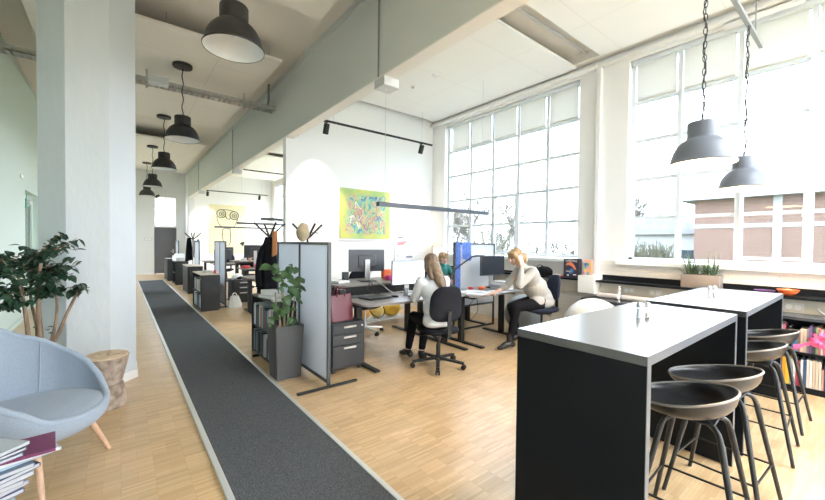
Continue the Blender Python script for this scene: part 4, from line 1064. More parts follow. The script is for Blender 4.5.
MB().box(-.20, -.02, -.20, .20, .0, .20, .003).build('frame', M['cardboard'], r); MB().box(-.185, -.0225, -.185, .185, -.0195, .185).build('print', M['paper'], r)
q = MB().lathe([(0, 0), (.05, 0), (.05, .003), (0, .003)], (.15, -.026, .16), 14, M=Matrix.Rotation(R_(90), 3, 'X')); q.build('red_sticker', M['red'], r)
q = MB().tube([(x, -.024, .05*math.sin(x*40)-.02) for x in [-.15+.02*i for i in range(14)]], .004, 5); q.build('sketch_line', cmat((.35, .3, .4)), r)
tag(MB().box(5.74, 6.25, .961, 5.998, 6.74, 1.034, .003).build('shelf_box', M['white']), 'white flat box under the small framed picture in the corner', 'box')

# ------------------------------------------------------------------ divider screens
def screen(name, x, ys, z0, z1, label, posts=True, group=None):
    """panel screen standing in the plane x = const, panels split at ys"""
    y0, y1 = ys[0], ys[-1]
    r = empty(name, (x, y0, 0), 0, label, 'screen', group)
    q = MB(); t = .016
    for y in ys: q.box(-t, y-y0-.014, z0, t, y-y0+.014, z1)
    q.box(-t, 0, z1-.028, t, y1-y0, z1).box(-t, 0, z0, t, y1-y0, z0+.03)
    q.build('frame', M['darkgrey'], r)
    for a, b in zip(ys[:-1], ys[1:]):
        g = MB(); g.box(-.004, a-y0+.014, z0+.03, .004, b-y0-.014, z1-.028)
        yy = a-y0+.02
        while yy < b-y0-.02: g.box(-.0055, yy-.0012, z0+.03, .0055, yy+.0012, z1-.028); yy += .018
        g.build('frosted_panel', M['frost'], r)
    for y in (y0, y1):
        MB().box(-.33, y-y0-.018, .003, .33, y-y0+.018, .025, .003).box(-.012, y-y0-.014, .02, .012, y-y0+.014, z0+.01).build('foot', M['blackm'], r)
    return r
screen('divider_screen', 1.672, [3.47, 4.24, 5.0], .05, 1.50, 'large frosted divider screen with black frame, nearest, beside the tall planter')
screen('divider_screen', 1.87, [9.15, 9.72, 10.3], .05, 1.50, 'frosted divider screen behind the middle corridor bookcase', group=None)
screen('divider_screen', 1.93, [13.1, 13.9], .05, 1.50, 'frosted divider screen beside the far coats')
screen('divider_screen', 1.72, [16.3, 17.1], .05, 1.50, 'farthest small frosted divider screen near the end wall')
# screen across the desks with blue scarves
r = empty('divider_screen', (4.42, 4.44, 0), 0, 'frosted divider screen standing behind the right monitor, in front of the windows', 'screen')
MB().box(0, -.016, .40, .028, .016, 1.51).box(1.04, -.016, .40, 1.068, .016, 1.51).box(0, -.016, 1.482, 1.068, .016, 1.51).box(0, -.016, .40, 1.068, .016, .43).build('frame', M['darkgrey'], r)
MB().box(.028, -.004, .43, 1.04, .004, 1.482).build('frosted_panel', M['frost'], r)
MB().box(.0, -.02, .003, 1.068, .02, .025, .003).box(.0, -.012, .02, .028, .012, .41).box(1.04, -.012, .02, 1.068, .012, .41).build('foot', M['blackm'], r)
def cloth(name, label, cat, m, x0, x1, ztop, zbot, y, folds, amp, taper=.0, grp=None, seed=0, thick=.004):
    def fn(u, v):
        w_ = (1-taper*(1-v)) ; xc = (x0+x1)/2
        x = xc + (u-.5)*(x1-x0)*w_
        return Vector((x, y - abs(amp*math.sin(u*folds*PI+seed)) * (.5+.5*v) - .006, ztop + (zbot-ztop)*v + .02*math.sin(u*5+seed)*v))
    q = MB(); q.grid(fn, 40, 14); q.solid(thick)
    o = q.build(name, m, smooth=60)
    return tag(o, label, cat, grp)
cloth('scarf', 'blue scarf hanging down the left edge of the window-side screen', 'scarf', M['scarfblue'], 4.44, 4.55, 1.525, .62, 4.42, 4, .03)
cloth('scarf', 'short bunched blue and white scarf over the top of the screen', 'scarf', M['scarfblue'], 4.57, 4.80, 1.525, 1.22, 4.42, 6, .035, seed=1)

# ------------------------------------------------------------------ desks
def desk(x0, x1, y0, y1, z, label, legs=(.10, .10), m=None, modesty=False):
    r = empty('desk', ((x0+x1)/2, (y0+y1)/2, 0), 0, label, 'desk', 'office desks')
    hx, hy = (x1-x0)/2, (y1-y0)/2; c = .09
    poly = [(-hx+c, -hy), (hx-c, -hy), (hx, -hy+c*.5), (hx, hy), (-hx, hy), (-hx, -hy+c)]
    MB().prism(poly, z-.025, z).build('desktop', m or M['desktop'], r)
    for s, ins in ((-1, legs[0]), (1, legs[1])):
        xx = s*(hx-ins)
        MB().box(xx-.04, -.035-.05, .02, xx+.04, .035-.05, z-.06, .003).box(xx-.028, -hy+.08, z-.06, xx+.028, hy-.08, z-.026).build('leg', M['blackm'], r)
        MB().box(xx-.035, -hy-.12+.02, .003, xx+.035, hy-.06, .028, .004).build('foot', M['blackm'], r)
    MB().box(-hx+legs[0], -.02, z-.085, hx-legs[1], .03, z-.03).build('crossbeam', M['blackm'], r)
    if modesty: MB().box(-hx+.05, -hy+.10, z-.17, hx-.05, -hy+.12, z-.026).build('cable_panel', M['blackm'], r)
    return r
desk(2.22, 3.92, 3.64, 4.46, .77, 'near left desk where the long-haired woman works', (.10, .12))
desk(2.35, 3.92, 4.56, 5.40, .90, 'raised desk behind it that carries the monitor seen from the back', modesty=True)
desk(3.96, 5.18, 3.56, 4.34, .745, 'near right desk covered in papers where the woman phones', (.10, .16))
desk(4.0, 5.4, 4.60, 5.36, .745, 'desk beyond the window-side screen of the teal-topped person')
def monitor(x, y, z, rz, w_, h, label, on=False, standh=.13, tilt=0):
    r = empty('monitor', (x, y, z), R_(rz), label, 'monitor')
    zb = standh
    MB().box(-w_/2, -.012, zb, w_/2, .018, zb+h, .004).box(-w_/4, .016, zb+h*.2, w_/4, .035, zb+h*.75, .008).build('casing', M['grey'] if on else mat('monitor_casing_dark', (.05, .055, .065), .4), r)
    sm = mat('screen_lit', (.5, .55, .65), .3, emit=(.80, .86, .98), estr=.8) if on else mat('screen_dark', (.03, .035, .045), .15)
    s = MB().box(-w_/2+.012, -.0135, zb+.015, w_/2-.012, -.0118, zb+h-.012).build('screen', sm, r)
    if on:
        MB().box(-w_/2+.012, -.0145, zb+h-.05, w_/2-.012, -.0134, zb+h-.012).build('window_bar', mat('title_bar', (.2, .28, .55), .3, emit=(.25, .36, .75), estr=.5), s)
        q = MB()
        for i in range(5): q.box(-.15, -.0145, zb+h*.62-.03*i, -.05, -.0134, zb+h*.62-.03*i+.006)
        for i in range(6): q.box(.02, -.0145, zb+h*.70-.03*i, .18, -.0134, zb+h*.70-.03*i+.006)
        q.build('text_lines', cmat((.35, .4, .5)), s)
    MB().box(-.04, .035, .01, .04, .05, zb+h*.55, .004).build('stand', M['steel'], r)
    MB().box(-.13, -.07, .001, .13, .12, .012, .004).build('stand_foot', M['blackm'] if not on else M['grey'], r)
    return r
monitor(3.345, 4.30, .771, 0, .60, .35, 'lit monitor with a document, in front of the long-haired woman', True, .12)
monitor(3.02, 4.95, .901, 168, .58, .34, 'dark monitor seen from the back on the raised desk', False, .15)
monitor(5.07, 4.14, .746, -4, .58, .34, 'dark blank monitor on the right desk before the frosted screen', False, .21)
# desk clutter
def flat(name, label, cat, x, y, z, sx, sy, sz, rz, m, bev=.002, group=None):
    o = MB().box(-sx/2, -sy/2, 0, sx/2, sy/2, sz, bev).build(name, m); o.location = (x, y, z); o.rotation_euler = (0, 0, R_(rz))
    return tag(o, label, cat, group)
flat('laptop', 'closed black laptop lying on the near left desk', 'laptop', 2.62, 4.08, .771, .36, .25, .022, 8, M['blackm'], .005)
flat('laptop_sleeve', 'thin dark sleeve on the near left desk, behind the closed laptop', 'sleeve', 2.46, 4.32, .771, .22, .16, .01, 20, M['darkgrey'])
flat('mouse', 'black mouse between laptop and glass on the near left desk', 'mouse', 2.90, 4.02, .771, .06, .10, .025, 20, M['blackm'], .010)
r = empty('laptop', (3.28, 3.98, .771), R_(-10), 'open silver laptop in front of the long-haired woman', 'laptop')
MB().box(-.16, -.11, .001, .16, .11, .014, .004).build('keyboard_base', M['steel'], r)
MB().box(-.145, -.10, .0135, .145, .03, .0155).build('keys', M['blackm'], r)
r = empty('drinking_glass', (3.10, 4.04, .771), 0, 'clear drinking glass on the near left desk by the lit monitor', 'glass')
MB().lathe([(0, .001), (.033, .001), (.037, .10), (.034, .10), (.030, .008), (0, .008)], n=20).build('glass_body', M['soap'], r)
MB().lathe([(0, .01), (.029, .01), (.031, .05), (0, .05)], n=16).build('water', M['clear'], r)
def cable(P, label, m=None, rad=.006):
    return tag(MB().tube(catmull(P, 6), rad, 6).build('cable', m or M['blackm'], smooth=60), label, 'cable')
cable([(3.0, 4.9, .91), (2.9, 4.62, .93), (2.86, 4.50, .86), (2.95, 4.42, .79), (2.80, 4.36, .785), (2.72, 4.43, .84), (2.82, 4.52, .93), (2.98, 4.72, .915)], 'tangled black cables hanging between the two left desks')
cable([(3.05, 4.7, .91), (3.02, 4.50, .88), (3.1, 4.38, .785), (3.2, 4.3, .785)], 'pale cable running down to the lit monitor', M['lgrey'])
cable([(2.62, 4.2, .70), (2.60, 4.15, .58), (2.72, 4.12, .50), (2.82, 4.14, .56), (2.80, 4.2, .68)], 'black cable loop hanging under the near left desk')
cable([(4.15, 4.1, .70), (4.22, 4.1, .40), (4.45, 4.1, .26), (4.66, 4.1, .40), (4.62, 4.12, .68)], 'thin cable drooping in a wide loop under the right desk', rad=.004)
cable([(4.3, 4.15, .70), (4.38, 4.15, .50), (4.55, 4.15, .52), (4.68, 4.15, .68)], 'second shorter cable loop under the right desk', rad=.004)
rr = random.Random(9)
pl = [('large white sheet at the front left of the right desk', 4.22, 3.74, 12), ('white sheet overlapping the front edge of the right desk', 4.46, 3.70, -8), ('white sheet in the middle of the right desk', 4.42, 3.95, 30), ('white sheet under the phoning woman\'s forearm', 4.72, 3.72, 15), ('white sheet by the pen pot on the right desk', 4.16, 4.0, 70)]
for i, (lb, x, y, a) in enumerate(pl): flat('sheet_of_paper', lb, 'paper', x, y, .7455+.0012*i, .21, .297, .001, a, M['paper'], 0)
for i in range(5): flat('binder', ['white', 'grey', 'pale blue', 'white', 'grey'][i] + ' folder, ' + ['bottom', 'second', 'middle', 'fourth', 'top'][i] + ' of the pile right of the dark monitor', 'folder', 4.97+.015*math.sin(i*2), 3.86, .7525+i*.026, .22, .30, .024, 4*math.sin(i*3), [M['paper'], M['lgrey'], cmat((.6, .66, .74)), M['paper'], M['lgrey']][i])
flat('pouch', 'orange pouch on the papers of the right desk', 'pouch', 4.66, 4.02, .7525, .16, .09, .05, 20, M['orange'], .015)
flat('pouch', 'red pouch beside the orange pouch on the right desk', 'pouch', 4.50, 4.12, .7525, .09, .07, .04, -20, M['red'], .015)
r = empty('pen_pot', (4.14, 4.20, .746), 0, 'dark mesh pen pot at the left end of the right desk', 'pot')
MB().lathe([(0, .001), (.035, .001), (.037, .10), (.033, .10), (.031, .005), (0, .005)], n=18).build('pot_body', M['darkgrey'], r)
for i in range(4): MB().tube([(.01*math.cos(i*1.6), .01*math.sin(i*1.6), .01), (.024*math.cos(i*1.6), .024*math.sin(i*1.6), .15+.01*i)], .004, 6).build('pen', cmat([(.05, .35, .12), (.1, .1, .3), (.1, .1, .1), (.5, .1, .1)][i]), r)
# black desk lamp with a jointed arm
r = empty('desk_lamp', (4.02, 4.10, .746), 0, 'black jointed desk lamp at the left end of the right desk', 'lamp')
MB().box(-.03, -.03, .0, .03, .03, .05, .004).build('clamp', M['blackm'], r)
MB().tube([(0, 0, .04), (.02, .02, .22), (.10, .04, .33)], .014, 8).build('lower_arm', M['blackm'], r)
MB().tube([(.10, .04, .33), (.30, .04, .43), (.52, .02, .545)], .012, 8).build('upper_arm', M['blackm'], r)
MB().tube([(.50, .02, .54), (.60, .01, .555), (.78, 0, .552)], [.012, .016, .012], 10).build('lamp_head', M['blackm'], r)
flat('small_box', 'magenta box on the raised desk beside the monitor', 'box', 3.42, 4.90, .901, .12, .10, .07, 10, M['magenta'], .01)
flat('package', 'orange package on the raised desk against the white board', 'package', 3.52, 5.12, .901, .18, .10, .15, -8, M['orange'], .02)
flat('package', 'orange-red bundle at the right end of the raised desk', 'package', 3.70, 5.15, .901, .14, .10, .12, 18, cmat((.75, .3, .12)), .02)
flat('folder_stack', 'pile of white papers at the left end of the raised desk', 'papers', 2.55, 5.0, .901, .21, .29, .03, 14, M['paper'])
flat('tool_holder', 'dark upright holder at the far left of the raised desk', 'holder', 2.74, 5.12, .901, .08, .08, .14, 5, M['darkgrey'], .004)
# bags under the desks
def sack(name, label, x, y, z, s, m, cat='bag', seed=1):
    q = MB(); q.ell((0, 0, s[2]), s, 22, 16)
    for v in q.bm.verts:
        v.co += v.co.normalized()*.12*s[0]*noise.noise(v.co*7+Vector((seed, 0, 0)))*2; v.co.z = max(v.co.z, .002)
    o = q.build(name, m, smooth=60); o.location = (x, y, z); return tag(o, label, cat)
r = empty('shelf_under_desk', (0, 0, 0), 0, 'pale low rack under the raised desk holding yellow and orange bags', 'rack')
MB().box(3.15, 5.60, .08, 4.35, 5.98, .10).build('rack_shelf', M['lgrey'], r)
for x in (3.17, 4.33):
    for y in (5.62, 5.96): MB().box(x-.015, y-.015, .002, x+.015, y+.015, .08).build('leg', M['steel'], r)
sack('carrier_bag', 'large yellow bag under the desks, right of the metal chair stem', 4.10, 5.80, .101, (.20, .14, .14), M['yellow'], seed=3)
sack('carrier_bag', 'small yellow bag under the desks, left of the larger yellow one', 3.76, 5.80, .101, (.13, .12, .12), mat('yellow_white', (.85, .62, .20), .5), seed=5)
sack('carrier_bag', 'orange bag left of the yellow bags under the desks', 3.46, 5.80, .101, (.14, .12, .11), mat('amber_plastic', (.72, .36, .07), .5), seed=8)

# ------------------------------------------------------------------ swivel chairs
def swivel(label, x, y, rz, sh=.47, fab=None, basem=None, back=(.42, .40, .16), lean=.02, R=.32, column=True):
    fab = fab or M['fabric_char']; basem = basem or M['blackm']
    r = empty('swivel_chair', (x, y, 0), R_(rz), label, 'chair')
    q = MB()
    q.lathe([(.035, .075), (.04, .08), (.038, .13), (.02, .14)], n=16)
    for k in range(5):
        a = k*2*PI/5 + .45
        q.bar((.03*math.cos(a), .03*math.sin(a), .105), (R*math.cos(a), R*math.sin(a), .075), .042, .026)
    b = q.build('base', basem, r)
    for k in range(5):
        a = k*2*PI/5 + .45; c = Vector((R*math.cos(a), R*math.sin(a), .030))
        w_ = MB()
        for s in (-1, 1): w_.lathe([(0, -.010), (.027, -.010), (.029, -.004), (.029, .004), (.027, .010), (0, .010)], c + Vector((-math.sin(a)*s*.017, math.cos(a)*s*.017, 0)), 16, M=Matrix.Rotation(a+PI/2, 3, 'Z') @ Matrix.Rotation(PI/2, 3, 'Y'))
        w_.tube([(c.x, c.y, .03), (c.x, c.y, .075)], .009, 8).box(c.x-.016, c.y-.016, .045, c.x+.016, c.y+.016, .062, .004)
        w_.build('caster', M['blackm'], b)
    MB().tube([(0, 0, .12), (0, 0, .27)], .027, 16).tube([(0, 0, .26), (0, 0, sh-.08)], .016, 16).build('gas_column', basem, r)
    MB().box(-.10, -.12, sh-.10, .10, .11, sh-.06, .01).tube([(-.10, .02, sh-.08), (-.24, .03, sh-.09)], .007, 8).tube([(.10, -.03, sh-.08), (.23, -.03, sh-.06)], .007, 8).build('mechanism', M['blackm'], r)
    def seat(u, v):
        th = u*2*PI; prof = [(0, sh-.06), (.80, sh-.06), (.96, sh-.045), (1.0, sh-.02), (.97, sh), (.85, sh+.008), (.5, sh-.002), (0, sh-.006)]
        xx = v*(len(prof)-1); i = min(int(xx), len(prof)-2); f = xx-i
        k = prof[i][0]*(1-f)+prof[i+1][0]*f; z = prof[i][1]*(1-f)+prof[i+1][1]*f
        c, s = math.cos(th), math.sin(th); e = 2/3.2
        X = .235*math.copysign(abs(c)**e, c)*k; Y = .225*math.copysign(abs(s)**e, s)*k
        return Vector((X, Y+.02, z - .015*max(0, s)*k))
    q = MB(); q.grid(seat, 44, 29, True); bmesh.ops.remove_doubles(q.bm, verts=q.bm.verts, dist=.0005); q.build('seat', fab, r, smooth=60)
    W, H, zb = back
    def bk(u, v):
        th = u*2*PI; c, s = math.cos(th), math.sin(th); e = 2/3.4
        lv = v; prof = [(0, -.030), (.85, -.028), (.97, -.012), (1.0, .0), (.97, .014), (.85, .028), (0, .030)]
        xx = lv*(len(prof)-1); i = min(int(xx), len(prof)-2); f = xx-i
        k = prof[i][0]*(1-f)+prof[i+1][0]*f; y_ = prof[i][1]*(1-f)+prof[i+1][1]*f
        X = W/2*math.copysign(abs(c)**e, c)*k*(1-.10*s*k); Z = H/2*math.copysign(abs(s)**e, s)*k
        return Vector((X, -.235 + y_ + .9*X*X - lean*(Z/H)*2 + .02*math.cos(Z/H*PI), sh+zb+H/2+Z-.04))
    q = MB(); q.grid(bk, 48, 25, True); bmesh.ops.remove_doubles(q.bm, verts=q.bm.verts, dist=.0005); q.build('backrest', fab, r, smooth=60)
    MB().bar((0, -.06, sh-.075), (0, -.27, sh-.06), .05, .016).bar((0, -.27, sh-.065), (0, -.275, sh+zb+H*.22), .05, .016, (0, 1, 0)).build('back_bracket', M['blackm'], r)
    return r
c1 = swivel('charcoal swivel chair the long-haired woman sits on, back to the viewer', 3.04, 3.30, -15, .475, back=(.42, .42, .15))
c2 = swivel('dark swivel saddle chair with a small upright back under the phoning woman', 4.95, 3.10, 70, .565, fab=mat('blue_black_fabric', (.022, .027, .048), .9, spec=.2), back=(.28, .38, .14), R=.30)
c3 = swivel('swivel chair with a silver star base behind the raised desk', 3.18, 5.25, 180, .50, basem=M['steel'], R=.30)
c4 = swivel('swivel chair of the teal-topped person beyond the screen', 5.16, 5.62, 180, .50)
# exercise balls
def ball(x, y, rad, m, label):
    r = empty('exercise_ball', (x, y, 0), 0, label, 'ball')
    q = MB(); q.lathe([(rad*math.sin(i*PI/36), rad-rad*math.cos(i*PI/36)+.001) for i in range(37)], n=56)
    bmesh.ops.remove_doubles(q.bm, verts=q.bm.verts, dist=.0005); q.build('ball_body', m, r, smooth=80)
    q = MB()
    for a in (60, 68, 76, 84, 92, 100, 108, 116, 124):
        rr_ = rad*math.sin(R_(a)); z = rad-rad*math.cos(R_(a)); q.tube([(rr_*math.cos(t), rr_*math.sin(t), z) for t in [k*2*PI/48 for k in range(48)]], .002, 5, closed=True)
    q.build('ridge', m, r)
ball(5.06, 2.38, .385, M['ballw'], 'large pearly white exercise ball behind the near bar table')
ball(5.40, 3.72, .32, M['ballg'], 'grey exercise ball on the floor behind the phoning woman')

# ------------------------------------------------------------------ drawer pedestals
def pedestal(x, y, rz, label, m=None, h=.58):
    m = m or M['charcoal']
    r = empty('drawer_pedestal', (x, y, 0), R_(rz), label, 'pedestal', 'drawer pedestals')
    MB().box(-.21, -.25, .06, .21, .28, h, .003).build('body', m, r)
    for z0, z1 in ((.085, .325), (.33, .448), (.453, .565)):
        d = MB().box(-.205, -.268, z0*h/.58, .205, -.25, z1*h/.58, .003).build('drawer', m, r)
        MB().box(-.07, -.282, z1*h/.58-.045, .09, -.268, z1*h/.58-.022, .004).build('handle', M['steel'], d)
    MB().lathe([(0, 0), (.012, 0), (.012, .006), (0, .006)], (.17, -.268, h-.05), 12, M=Matrix.Rotation(PI/2, 3, 'X')).build('lock', M['steel'], r)
    for sx in (-1, 1):
        for sy in (-1, 1):
            MB().lathe([(0, -.014), (.027, -.014), (.029, 0), (.027, .014), (0, .014)], (sx*.17, sy*.20, .030), 14, M=Matrix.Rotation(PI/2, 3, 'Y')).box(sx*.17-.02, sy*.20-.01, .045, sx*.17+.02, sy*.20+.01, .062).build('caster', M['blackm'], r)
pedestal(2.063, 4.02, 0, 'charcoal drawer pedestal under the burgundy bag')
pedestal(2.26, 9.50, 0, 'drawer pedestal beside the white carrier bag in the far office')
r = empty('tote_bag', (2.04, 3.95, .581), R_(6), 'burgundy leather tote bag standing on the near drawer pedestal', 'bag')
q = MB()
def tote(u, v):
    th = u*2*PI; c, s = math.cos(th), math.sin(th); e = 2/5
    wx = .16*(1-.16*v)+.01*math.sin(v*PI); wy = .085*(1-.55*v)
    return Vector((wx*math.copysign(abs(c)**e, c), wy*math.copysign(abs(s)**e, s) + .012*math.sin(u*11)*v, .30*v + .012*v*math.cos(th*1)))
q.grid(tote, 48, 12, True)
q.build('bag_body', M['bagred'], r, smooth=60)
MB().box(-.15, -.078, .0, .15, .078, .006).build('bag_base', M['bagred'], r)
for s in (-1, 1): MB().tube(bez((-.06, s*.035, .28), (-.07, s*.04, .42), (.04, s*.04, .43), (.05, s*.035, .28), 12), .007, 8).build('handle', M['bagred'], r)
MB().box(-.03, -.045, .305, .06, .03, .36, .01).build('contents', M['blackm'], r)

# ------------------------------------------------------------------ corridor bookcases
def corridor_case(x0, x1, y0, y1, h, label, top, nb, seed, shade=None, openside=True):
    r = empty('corridor_bookcase', ((x0+x1)/2, (y0+y1)/2, 0), 0, label, 'bookcase')
    hx, hy = (x1-x0)/2, (y1-y0)/2
    MB().box(-hx-.005, -hy-.005, h-.022, hx, hy+.005, h, .002).build('top_board', top, r)
    MB().box(hx-.018, -hy, .03, hx, hy, h-.022).build('back_panel', M['charcoal'], r)
    for y in (-hy, hy-.02): MB().box(-hx, y, .004, hx-.018, y+.02, h-.022, .002).build('side_panel', M['charcoal'], r)
    for z in (.05, h*.5): MB().box(-hx+.003, -hy+.02, z-.02, hx-.018, hy-.02, z).build('shelf', M['charcoal'], r)
    if not openside: MB().box(-hx, -hy+.02, .05, -hx+.018, hy-.02, h-.022, .002).build('door', M['charcoal'], r)
    return r
cc = [('white', (.72, .73, .74)), ('black', (.02, .02, .025)), ('white', (.76, .76, .77)), ('grey', (.25, .27, .29)), ('dark blue', (.03, .06, .13)), ('maroon', (.22, .04, .05)), ('pale blue', (.35, .46, .55)), ('black', (.02, .02, .02)), ('dark teal', (.03, .09, .12)), ('rust', (.40, .14, .08))]
def fill(x0, y0, y1, z, zt, where, seed, grp, hh=.29):
    rr = random.Random(seed); y = y0; seq = []
    while y < y1-.05:
        t = rr.choice([.03, .05, .07, .04, .025]); cn, c = rr.choice(cc); h = min(hh*rr.uniform(.82, 1.0), zt-z-.02)
        seq.append((y, t, h, cn, c)); y += t+.002
        if rr.random() < .12: y += .05
    N = len(seq)
    ords = ['first', 'second', 'third', 'fourth', 'fifth', 'sixth', 'seventh', 'eighth', 'ninth', 'tenth', 'eleventh', 'twelfth', 'thirteenth', 'fourteenth', 'fifteenth', 'sixteenth', 'seventeenth', 'eighteenth', 'nineteenth', 'twentieth', 'twenty-first', 'twenty-second', 'twenty-third', 'twenty-fourth', 'twenty-fifth', 'twenty-sixth', 'twenty-seventh', 'twenty-eighth', 'twenty-ninth', 'thirtieth', 'thirty-first', 'thirty-second', 'thirty-third', 'thirty-fourth', 'thirty-fifth']
    for k, (y, t, h, cn, c) in enumerate(seq):
        m = empty('binder', (x0, y, z), 0, '%s binder, %s from near end %s' % (cn, ords[k], where), 'binder', grp)
        D = rr.uniform(.175, .205)
        MB().box(0, 0, .001, .003, t, h, .001).box(0, 0, .001, D, .003, h).box(0, t-.003, .001, D, t, h).build('cover', cmat(c, .45), m)
        MB().box(.003, .003, .004, D-.005, t-.003, h-.008).build('pages', M['paper'], m)
corridor_case(1.40, 1.648, 4.30, 5.27, .79, 'near corridor bookcase behind the tall planter', M['charcoal'], 20, 1)
fill(1.412, 4.33, 5.24, .05, .39, 'low in the near corridor bookcase', 1, 'binders on the near lower shelf')
fill(1.412, 4.33, 5.24, .395, .76, 'high in the near corridor bookcase', 2, 'binders on the near upper shelf')
corridor_case(1.33, 1.70, 8.84, 9.92, .79, 'middle corridor bookcase with a pale top, beyond the planter', M['cabtop'], 20, 3)
fill(1.35, 8.88, 9.88, .05, .39, 'low in the middle corridor bookcase', 4, 'binders on the middle lower shelf')
fill(1.35, 8.88, 9.88, .395, .76, 'high in the middle corridor bookcase', 5, 'binders on the middle upper shelf')
corridor_case(1.48, 1.86, 12.0, 13.0, .79, 'closed corridor cabinet with a pale top, beyond the middle bookcase', M['cabtop'], 0, 6, openside=False)
corridor_case(1.45, 1.83, 14.6, 15.5, .80, 'far corridor bookcase stacked with white boxes', M['charcoal'], 0, 7)
corridor_case(1.36, 1.66, 16.2, 17.4, .82, 'last corridor cabinet, almost at the end wall', M['charcoal'], 0, 8, openside=False)
for i, (x, y, z, sx, sy, sz, lb) in enumerate([(1.62, 14.8, .801, .30, .28, .14, 'white box at the near end on the far corridor bookcase'), (1.60, 15.15, .801, .32, .28, .18, 'white box at the far end on the far corridor bookcase'), (1.62, 14.95, .984, .24, .22, .06, 'small white box on top of the white boxes down the corridor')]):
    if i == 2: y, z = 15.15, .982
    flat('storage_box', lb, 'box', x, y, z, sx, sy, sz, 6*i, M['paper'], .006)
# papers and box on the near bookcase
flat('paper_pile', 'untidy white paper pile on the near corridor bookcase', 'papers', 1.51, 4.74, .791, .20, .34, .035, 12, M['paper'])
flat('box_lid', 'white box lid on the paper pile behind the plant', 'box', 1.50, 4.84, .827, .20, .20, .05, -14, M['paper'], .01)
flat('paper_pile', 'white papers at the near end of the near corridor bookcase', 'papers', 1.50, 4.40, .791, .20, .12, .02, -8, M['paper'])
flat('desk_tidy', 'small white and red items on the middle corridor bookcase', 'box', 1.55, 9.35, .791, .16, .24, .05, 10, M['paper'])
flat('cup', 'small red cup on the middle corridor bookcase by the screen', 'cup', 1.63, 9.02, .791, .05, .05, .07, 0, M['red'], .008)

# ------------------------------------------------------------------ coat trees
def coat_tree(x, y, h, label, rz=0):
    r = empty('coat_tree', (x, y, 0), R_(rz), label, 'coat stand', 'coat stands')
    MB().lathe([(0, .002), (.17, .002), (.175, .012), (.03, .022), (.02, .03)], n=32).build('base', M['blackm'], r)
    MB().tube([(0, 0, .02), (0, 0, h-.20)], .014, 12).build('pole', M['blackm'], r)
    for k in range(4):
        a = k*PI/2+.06; c, s = math.cos(a), math.sin(a)
        MB().tube([(0, 0, h-.22), (.05*c, .05*s, h-.18), (.24*c, .24*s, h)], .015, 8).tube([(.10*c, .10*s, h-.125), (.18*c, .18*s, h-.13)], .006, 6).build('arm', M['blackm'], r)
    return r
coat_tree(1.85, 5.95, 1.79, 'black coat stand with branching arms that holds the black coat')
coat_tree(2.25, 5.42, 1.77, 'black coat stand with branching arms rising behind the near screen')
coat_tree(1.90, 14.15, 1.76, 'far coat stand with clothes down the corridor')
def garment(name, label, cat, m, x, y, ztop, zbot, wtop, wbot, depth=.10, folds=7, rz=0):
    def fn(u, v):
        th = u*2*PI; w_ = wtop + (wbot-wtop)*v**.6; d = depth*(.5+.5*v)
        f = 1 + .10*math.sin(th*folds)*v
        return Vector((w_/2*math.cos(th)*f, d*math.sin(th)*f, ztop+(zbot-ztop)*v + .03*math.cos(th)*v))
    q = MB(); q.grid(fn, 56, 14, True); q.bm.faces.ensure_lookup_table()
    top = [v for v in q.bm.verts if abs(v.co.z-ztop) < 1e-5]; bmesh.ops.contextual_create(q.bm, geom=top)
    o = q.build(name, m, smooth=60); o.location = (x, y, 0); o.rotation_euler = (0, 0, R_(rz)); return tag(o, label, cat)
g = garment('coat', 'long black coat hanging on the stand behind the near plant', 'coat', M['trouser'], 1.79, 5.80, 1.57, .62, .10, .36, .11, 8)
MB().tube(catmull([(-.03, -.02, 1.50), (-.13, -.03, 1.32), (-.17, -.05, 1.05), (-.16, -.07, .82)], 6), [.035+.0006*i for i in range(19)], 10).build('sleeve', M['trouser'], g)
garment('scarf', 'rust-brown scarf over the black coat on the stand', 'scarf', M['scarfbrown'], 1.85, 5.70, 1.66, 1.30, .07, .10, .05, 4)
garment('towel', 'bright blue cloth hanging behind the near screen', 'cloth', M['blue'], 1.80, 5.02, 1.47, 1.02, .07, .09, .03, 3)
q = MB(); q.ell((0, 0, 0), (.095, .08, .135), 24, 16)
for v in q.bm.verts: v.co += Vector((0, 0, .03*v.co.x*8*.3)) + v.co.normalized()*.02*noise.noise(v.co*12)
o = q.build('straw_hat', M['straw'], smooth=60); o.location = (2.13, 5.30, 1.645); tag(o, 'rumpled straw hat hanging on the coat stand above the near screen', 'hat')
garment('jacket', 'dark jacket on the far coat stand', 'jacket', M['trouser'], 1.78, 14.05, 1.60, .85, .10, .22, .10, 5)
garment('shirt', 'pale shirt on the far coat stand', 'shirt', cmat((.55, .45, .45), .9), 1.92, 14.0, 1.52, .95, .08, .14, .06, 5)
garment('scarf', 'teal scarf on the far coat stand', 'scarf', M['tealcloth'], 2.04, 14.05, 1.55, .85, .06, .12, .05, 5)

# ------------------------------------------------------------------ far office
desk(2.05, 3.75, 7.9, 8.65, .74, 'desk nearest in the far office, right of the white carrier bag')
desk(2.45, 4.0, 9.85, 10.6, .80, 'second desk in the far office, with the dark monitor')
desk(2.45, 4.2, 10.75, 11.5, .95, 'raised pale desk in the far office')
desk(2.45, 4.0, 13.6, 14.4, .74, 'desk deep in the far office under the yellow canvas')
desk(2.45, 4.0, 15.6, 16.4, .74, 'last desk in the far office')
monitor(2.86, 10.45, .801, 175, .55, .34, 'dark monitor on the second desk of the far office', False, .26)
monitor(3.32, 10.40, .801, 185, .36, .32, 'monitor right beside it on the second far desk', False, .15)
monitor(3.3, 16.1, .741, 175, .55, .34, 'tiny far monitor on the last desk', False, .18)
monitor(2.8, 14.1, .741, 175, .55, .34, 'far monitor on the desk deep in the office', False, .12)
swivel('swivel chair at the nearest desk of the far office', 2.95, 9.1, 0, .47)
